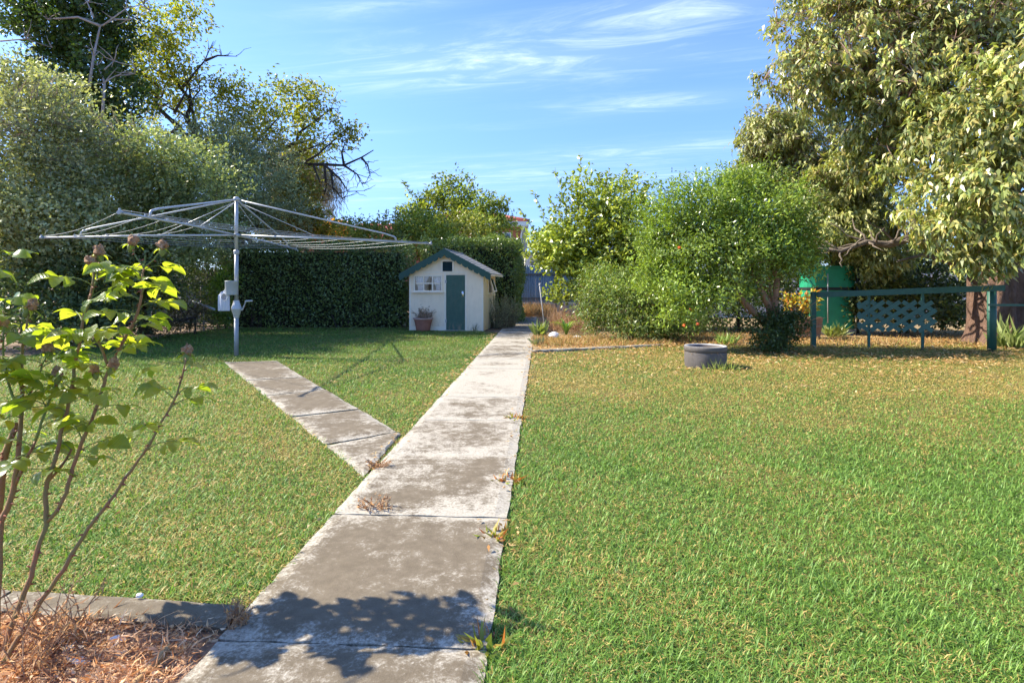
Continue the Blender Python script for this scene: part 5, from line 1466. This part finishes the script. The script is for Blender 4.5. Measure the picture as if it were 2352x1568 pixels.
# left and along the paths
n3 = 420
Y3 = 2 + 12 * r.random(n3); X3 = np.where(r.random(n3) < 0.45, xr(Y3) + 0.05 * r.normal(size=n3), xl(Y3) - 0.05 + 0.05 * r.normal(size=n3))
n4 = 260
Y4 = 2.3 + 6 * r.random(n4); X4 = xl(Y4) - 0.1 - r.random(n4) * 4
X4 = np.where(in_poly2(X4, Y4, side_quad), X4 - 9, X4)
# right bed litter
n5 = 2600
X5 = 0.5 + 3.0 * r.random(n5); Y5 = 10.3 + 0.4 * (X5 - 0.4) + 3.0 * r.random(n5) ** 1.6
X = np.concatenate([Xv, X2, X3, X4, X5]); Y = np.concatenate([Yv, Y2, Y3, Y4, Y5]); n = len(X)
z = np.full(n, 0.035); z[len(Xv):len(Xv) + n2] = 0.02; z[-n5:] = 0.025
P = np.stack([X, Y, z + 0.012 * r.random(n)], 1)
D = np.stack([r.normal(size=n), r.normal(size=n), 0.18 * r.normal(size=n)], 1)
N = np.stack([0.35 * r.normal(size=n), 0.35 * r.normal(size=n), np.ones(n)], 1)
lsz = np.clip(Y / 9.0, 0.5, 1.0)
lt = leaves_np(P, D, N, (0.04 + 0.045 * r.random(n)) * lsz, (0.014 + 0.018 * r.random(n)) * lsz, palette(n, [(0.38, 0.25, 0.11), (0.46, 0.34, 0.18), (0.32, 0.18, 0.08), (0.50, 0.42, 0.27)], r), 0.2, 0.1)
lo = leafpart('leaf_litter', lt, 'dry', None); tag(lo, 'scattered brown fallen leaves over the dry back lawn and path edges', 'leaf litter', kind='stuff')

# mulch and dry grass in the near left bed
n = 15000
Y = 1.35 + 0.75 * r.random(n); X = -2.6 + 1.75 * r.random(n)
ok = (X < xl(Y) - 0.02) & (Y < 2.065 - 0.115 * (X + 0.98) - 0.12 + 0.03 * r.random(n))
X, Y = X[ok], Y[ok]; n = len(X)
P = np.stack([X, Y, 0.008 + 0.02 * r.random(n)], 1)
D = np.stack([r.normal(size=n), r.normal(size=n), 0.25 + 0.35 * r.normal(size=n)], 1)
N = r.normal(size=(n, 3))
ln = 0.018 + 0.065 * r.random(n) ** 3
ml_ = leaves_np(P, D, N, ln, 0.003 + 0.010 * r.random(n) ** 4, palette(n, [(0.50, 0.31, 0.18), (0.60, 0.43, 0.29), (0.38, 0.20, 0.11), (0.66, 0.55, 0.45), (0.30, 0.17, 0.11)], r), 0.15, 0.2)
mo = leafpart('mulch', ml_, 'dry', None); tag(mo, 'orange-brown dry mulch and dead grass in the rose bed', 'mulch', kind='stuff')
# dead weed stems in the bed
q = random.Random(44)
for i, (px, py, h_, lb) in enumerate(((110, 1500, 0.26, 'spindly dead weed stems at the foot of the rose canes'), (165, 1470, 0.22, 'dry branching weed in mulch just behind the kerb edge'), (545, 1445, 0.10, 'dry grass tuft where the kerb meets the path'), (862, 1178, 0.10, 'dry twiggy weed in the crumbled path joint before the side path'), (868, 1080, 0.09, 'dry brown weed in the gap where the side path meets the path'), (60, 1560, 0.2, 'dry weed at the bottom left picture corner'))):
    p = gp(px, py); dw = thing('dead_weed', lb, 'weed', p)
    mb = MB(); ps = []
    for k in range(16 if i not in (2, 3, 4) else 34):
        a = q.uniform(0, 6.28)
        pts = curve_pts((q.uniform(-.04, .04), q.uniform(-.04, .04), 0), (math.cos(a) * h_ * (0.45 if i < 3 or i > 4 else 0.95), math.sin(a) * h_ * 0.45, h_ * q.uniform(0.4, 1.0)), 4, 0.2, 0, q)
        mb.tube(pts, [0.0024, 0.002, 0.002, 0.0015, 0.001], 4); ps.append(pts)
    mb.build('stem', 'bloom', dw)
    leafpart('leaf', shoot_leaves(ps, 30, 0.028, 0.006, [(0.45, 0.26, 0.12), (0.35, 0.2, 0.12), (0.5, 0.36, 0.22)], 80 + i), 'dry', dw)
hz = thing('garden_hose', 'tan end of a garden hose lying in the rose bed mulch', 'hose', gp(345, 1540))
MB().tube([(0.0, 0.10, 0.0), (0.008, 0.085, 0.018), (0.012, 0.06, 0.024), (0.012, 0.02, 0.02), (0.006, -0.05, 0.015), (0.0, -0.2, 0.012)], 0.012, 10).build('tube', 'hose', hz, True)
rock('pebble', 'white pebble lying on the concrete kerb by the roses', gp(321, 1393) + Vector((0, 0, 0.044)), (0.014, 0.012, 0.008), 1)
for i, (px, py, lb) in enumerate(((268, 1475, 'white stone chip in the mulch below the kerb'), (185, 1525, 'pale stone chip in the mulch near the rose canes'), (505, 1450, 'long pale stone chip beside the path corner'))):
    rock('stone_chip', lb, gp(px, py) + Vector((0, 0, 0.012)), (0.03, 0.016, 0.012), 6 + i)

# dry weeds at the far end of the path and in the right bed
def dry_patch(name, label, x0, x1, y0, y1, n, h, cols, seed, w=0.012):
    r = np.random.default_rng(seed)
    X = x0 + (x1 - x0) * r.random(n); Y = y0 + (y1 - y0) * r.random(n)
    P = np.stack([X, Y, np.zeros(n)], 1)
    D = np.stack([0.6 * r.normal(size=n), 0.6 * r.normal(size=n), np.ones(n)], 1)
    d = leaves_np(P, D, r.normal(size=(n, 3)), h * (0.3 + 0.8 * r.random(n)), w * (0.6 + 0.8 * r.random(n)), palette(n, cols, r), 0.1, 0.4)
    o = leafpart(name, d, 'dry', None); return tag(o, label, 'dry grass', kind='stuff')
STR = [(0.42, 0.27, 0.14), (0.34, 0.2, 0.1), (0.5, 0.38, 0.22), (0.26, 0.22, 0.09)]
dry_patch('dry_grass', 'dry brown weeds filling the far end of the path', -0.6, 1.6, 21.7, 25.8, 5200, 0.55, STR, 90, 0.02)
dry_patch('dry_grass', 'orange dry grass in the bed along the right kerb', 0.45, 3.2, 11.0, 12.6, 4200, 0.17, STR + [(0.2, 0.24, 0.06)], 91, 0.011)
dry_patch('dry_grass', 'tall dead stalks between the stake and the lemon tree', 1.0, 2.1, 14.0, 16.5, 900, 0.8, [(0.36, 0.26, 0.2), (0.28, 0.19, 0.13)], 92, 0.014)
dry_patch('dry_grass', 'dry tufts around the rail posts and huge trunk', 6.2, 11.5, 10.9, 12.4, 2200, 0.16, STR + [(0.2, 0.24, 0.08)], 93, 0.010)
dry_patch('dry_grass', 'sparse dry weeds beneath the pomegranate bush', 3.4, 6.4, 11.3, 13.5, 2200, 0.16, STR + [(0.18, 0.2, 0.06)], 94, 0.011)

# ------------------------------------------------------------------ rose bush (front left)
RB_ = gp(12, 1520)
rose = thing('rose_bush', 'thorny rose bush with backlit yellow-green leaves and spent blooms', 'rose bush', RB_)
def rY(py, top=2.30):
    # depth: canes lean away from the viewer as they rise
    t = min(1.0, max(0.0, (1520 - py) / 950.0))
    return 1.795 + (top - 1.795) * t ** 0.9
def rp(px, py, off=0.0):
    return at(px, py, rY(py) + off) - RB_
CANES = [
    ([(4, 1520), (22, 1449), (49, 1377), (71, 1325), (86, 1265), (107, 1205), (103, 1149), (109, 1107), (124, 1062), (141, 988), (155, 942), (165, 890), (174, 830), (183, 781), (190, 738), (204, 693), (216, 643), (216, 619)], 0.0135, 0.006, 'cane', 0.0),
    ([(8, 1523), (49, 1452), (79, 1404), (112, 1355), (144, 1310), (176, 1257), (202, 1212), (232, 1175), (262, 1137), (289, 1096), (319, 1055), (345, 1021), (366, 978), (390, 939), (408, 904), (418, 865), (427, 822)], 0.011, 0.004, 'cane', -0.05),
    ([(107, 1200), (135, 1167), (154, 1130), (165, 1077), (184, 1029), (207, 974), (225, 925), (239, 879), (251, 844)], 0.009, 0.008, 'cane', 0.0),
    ([(251, 844), (271, 812), (288, 774), (309, 738), (322, 696), (329, 654), (327, 626), (330, 615)], 0.010, 0.005, 'cane', 0.0),
    ([(251, 844), (232, 798), (218, 763)], 0.008, 0.005, 'cane', 0.02),
    ([(330, 615), (313, 591), (303, 566)], 0.004, 0.0035, 'cane_green', 0.0),
    ([(330, 615), (333, 600), (334, 587)], 0.0045, 0.004, 'cane_green', 0.0),
    ([(330, 615), (351, 598), (371, 574)], 0.004, 0.0035, 'cane_green', 0.0),
    ([(204, 693), (222, 640), (228, 612), (229, 590)], 0.005, 0.004, 'cane_green', 0.03),
    ([(-14, 1530), (-4, 1300), (0, 1197), (22, 1156), (34, 1115), (41, 1055), (49, 953), (51, 900), (48, 858), (52, 800), (58, 763), (66, 720)], 0.016, 0.005, 'cane', 0.0),
    ([(-10, 1200), (11, 1048), (21, 1013), (40, 970)], 0.020, 0.012, 'cane', 0.03),
    ([(81, 1013), (105, 942), (123, 893), (133, 868)], 0.007, 0.004, 'cane_green', 0.0),
    ([(49, 953), (84, 872), (98, 837), (109, 815)], 0.006, 0.004, 'cane_green', 0.02),
    ([(34, 1115), (60, 1060), (81, 1013)], 0.009, 0.007, 'cane', 0.0),
    ([(109, 1107), (150, 1060), (165, 1030)], 0.007, 0.005, 'cane', 0.04),
    ([(-60, 1300), (-30, 1000), (-18, 800), (-20, 660), (-24, 520)], 0.012, 0.005, 'cane', -0.1),
    ([(49, 953), (20, 880), (5, 800), (10, 750)], 0.007, 0.004, 'cane_green', -0.05),
]
q = random.Random(77)
thorns = MB()
for pts_, r0, r1, m_, off in CANES:
    pts = [rp(x, y, off) for x, y in pts_]
    # densify with a little wobble
    dn = []
    for i in range(len(pts) - 1):
        for k in range(3):
            dn.append(pts[i].lerp(pts[i + 1], k / 3) + (Vector((q.uniform(-1, 1), q.uniform(-1, 1), 0)) * 0.0025 if (i or k) else Vector()))
    dn.append(pts[-1])
    n = len(dn)
    MB().tube(dn, [0.72 * (r0 + (r1 - r0) * i / (n - 1)) for i in range(n)], 8).build('cane', m_, rose, True)
    for i in range(1, n - 1):
        if q.random() < 0.55:
            rr = r0 + (r1 - r0) * i / (n - 1)
            d = Vector((q.uniform(-1, 1), q.uniform(-1, 1), q.uniform(-0.2, 0.2))).normalized()
            thorns.tube([dn[i] + d * rr * 0.6, dn[i] + d * (rr + 0.007) + Vector((0, 0, -0.002)), dn[i] + d * (rr + 0.014) + Vector((0, 0, -0.006))], [0.0045, 0.002, 0.0004], 5)
tho = thorns.build('thorn', 'thorn', rose); tho['kind'] = 'stuff'
# leaf meshes (three shapes), length 1 along +Y
def rose_leaf(seed):
    q = random.Random(seed)
    V, Q = [], []
    N = 8
    fold = q.uniform(0.10, 0.22); droop = q.uniform(0.12, 0.34); roll = q.uniform(-0.08, 0.08)
    for i in range(N + 1):
        s = i / N
        w = 0.36 * (math.sin(math.pi * s ** 0.80)) ** 0.75 if 0 < i < N else 0.0
        if 0 < i < N: w *= 1 + 0.05 * (-1) ** i
        y = s; zc = 0.10 * math.sin(math.pi * s) - droop * s * s
        V += [(-w, y, zc + fold * w + roll * s), (-w * 0.5, y, zc + fold * w * 0.28), (0, y, zc - 0.008), (w * 0.5, y, zc + fold * w * 0.28), (w, y, zc + fold * w - roll * s)]
    for i in range(N):
        for k in range(4):
            o = 5 * i + k
            Q.append((o, o + 1, o + 6, o + 5))
    return MB().add(V, Q).mesh('leaf', True)
LM = [rose_leaf(s) for s in range(4)]
for me in LM: me.materials.append(MATS['rose_leaf'])
nleaf = 0
petio = MB()
extra = MB()
def put_leaf(p, d, up, L_):
    global nleaf
    d = d.normalized(); x = d.cross(up).normalized() if d.cross(up).length > 1e-4 else d.orthogonal().normalized(); z = x.cross(d)
    M = Matrix((( x.x, d.x, z.x), (x.y, d.y, z.y), (x.z, d.z, z.z))).to_4x4()
    me = LM[q.randrange(4)]
    T = Matrix.Translation(p) @ M @ Matrix.Scale(L_, 4)
    nleaf += 1
    if nleaf <= 298:
        o = bpy.data.objects.new('leaf', me); COL.objects.link(o); o.parent = rose
        o.matrix_local = T
    else:
        extra.add([T @ v.co for v in me.vertices], [tuple(f.vertices) for f in me.polygons])
def compound(p, d, L_=0.082, pairs=2):
    d = d.normalized()
    up = Vector((q.uniform(-.5, .5), q.uniform(-.5, .5), 1)).normalized()
    side = d.cross(up).normalized(); up = side.cross(d)
    rach = 0.055 + 0.038 * pairs
    pts = [p + d * rach * t + Vector((0, 0, 0.02 * math.sin(t * 2) - 0.03 * t * t)) for t in (0, 0.35, 0.7, 1.0)]
    petio.tube(pts, [0.0024, 0.002, 0.0017, 0.0014], 5)
    put_leaf(pts[-1], d + Vector((0, 0, -0.25)) + Vector((q.uniform(-.2, .2),) * 3), up + Vector((q.uniform(-.4, .4), q.uniform(-.4, .4), 0)), L_ * q.uniform(0.95, 1.2))
    for k in range(pairs):
        b_ = p.lerp(pts[-1], 0.88 - 0.42 * k / max(1, pairs - 0.5)) + Vector((0, 0, 0.006))
        for s in (-1, 1):
            put_leaf(b_, side * s + d * q.uniform(0.25, 0.6) + Vector((0, 0, q.uniform(-.45, .1))), up + Vector((q.uniform(-.5, .5), q.uniform(-.5, .5), 0)), L_ * q.uniform(0.75, 1.05) * (1 - 0.12 * k))
LEAFY = {0: (0.50, 1.0, 12), 1: (0.66, 0.99, 7), 2: (0.45, 1.0, 7), 3: (0.15, 0.98, 15), 4: (0.2, 1.0, 4), 8: (0.2, 0.9, 2), 9: (0.45, 0.97, 13), 11: (0.1, 0.95, 5), 12: (0.1, 0.95, 5), 13: (0.2, 1.0, 4), 14: (0.3, 1.0, 2), 15: (0.35, 1.0, 7), 16: (0.2, 1.0, 5)}
for ci, (t0, t1, k) in LEAFY.items():
    pts = [rp(x, y, CANES[ci][4]) for x, y in CANES[ci][0]]
    k = int(k * 1.25)
    for m_ in range(k):
        t = (t0 + (t1 - t0) * (m_ + q.uniform(0.1, 0.9)) / k) * (len(pts) - 1)
        i_ = min(int(t), len(pts) - 2)
        p = pts[i_].lerp(pts[i_ + 1], t - i_)
        a = m_ * 2.4 + q.uniform(-.6, .6)
        d = Vector((math.cos(a), math.sin(a) * 0.9, q.uniform(0.0, 0.55)))
        compound(p, d, 0.073, 2 if q.random() < 0.35 else 1)
ex = extra.build('foliage', 'rose_leaf', rose, True); ex['kind'] = 'stuff'
pe = petio.build('leaf_stalk', 'cane_green', rose); pe['kind'] = 'stuff'
# spent blooms and hips
def spent(px, py, s=1.0, off=0.0, hip_=True):
    p = rp(px, py, off)
    fl = thing('spent_bloom', None, None); fl.parent = rose; fl.location = p; fl.rotation_euler = (q.uniform(-.4, .4), q.uniform(-.4, .4), q.uniform(0, 6))
    fl.scale = (s,) * 3
    MB().lathe([(0.003, -0.035), (0.009, -0.026), (0.013, -0.012), (0.010, 0.0)], 10, cap1=True).build('receptacle', 'cane_green', fl, True)
    V, Q = [], []
    for j in range(7):
        for i in range(12):
            th = math.pi * (j + 0.5) / 7 * 0.86; a = 2 * math.pi * i / 12
            rr = 0.0185 * (1 + 0.75 * mnoise.noise(Vector((math.cos(a) * 3 + px, math.sin(a) * 3, th * 4))))
            V.append((rr * math.sin(th) * math.cos(a), rr * math.sin(th) * math.sin(a), rr * 1.15 * math.cos(th) + 0.012))
    for j in range(6):
        for i in range(12):
            i2 = (i + 1) % 12
            Q.append((j * 12 + i, (j + 1) * 12 + i, (j + 1) * 12 + i2, j * 12 + i2))
    Q.append(tuple(range(12)))
    MB().add(V, Q).build('withered_head', 'bloom', fl)
    for k in range(5):
        a = 2 * math.pi * k / 5 + q.uniform(-.2, .2)
        put = bpy.data.objects.new('sepal', LM[k % 4]); COL.objects.link(put); put.parent = fl
        dd = Vector((math.cos(a), math.sin(a), q.uniform(-0.7, 0.1))).normalized(); up = Vector((0, 0, 1))
        x = dd.cross(up).normalized(); z = x.cross(dd)
        put.matrix_local = Matrix.Translation((0.006 * math.cos(a), 0.006 * math.sin(a), -0.004)) @ Matrix(((x.x, dd.x, z.x), (x.y, dd.y, z.y), (x.z, dd.z, z.z))).to_4x4() @ Matrix.Diagonal((0.018, 0.036, 0.03, 1.0))
for (x, y, s) in ((303, 560, 1.05), (373, 570, 1.0), (229, 584, 1.1), (213, 608, 1.15), (67, 708, 1.1), (429, 812, 1.05), (133, 862, 1.0), (110, 806, 1.0), (9, 745, 1.1), (218, 855, 0.9), (258, 842, 1.0)):
    spent(x, y, s)
print('rose leaves', nleaf)
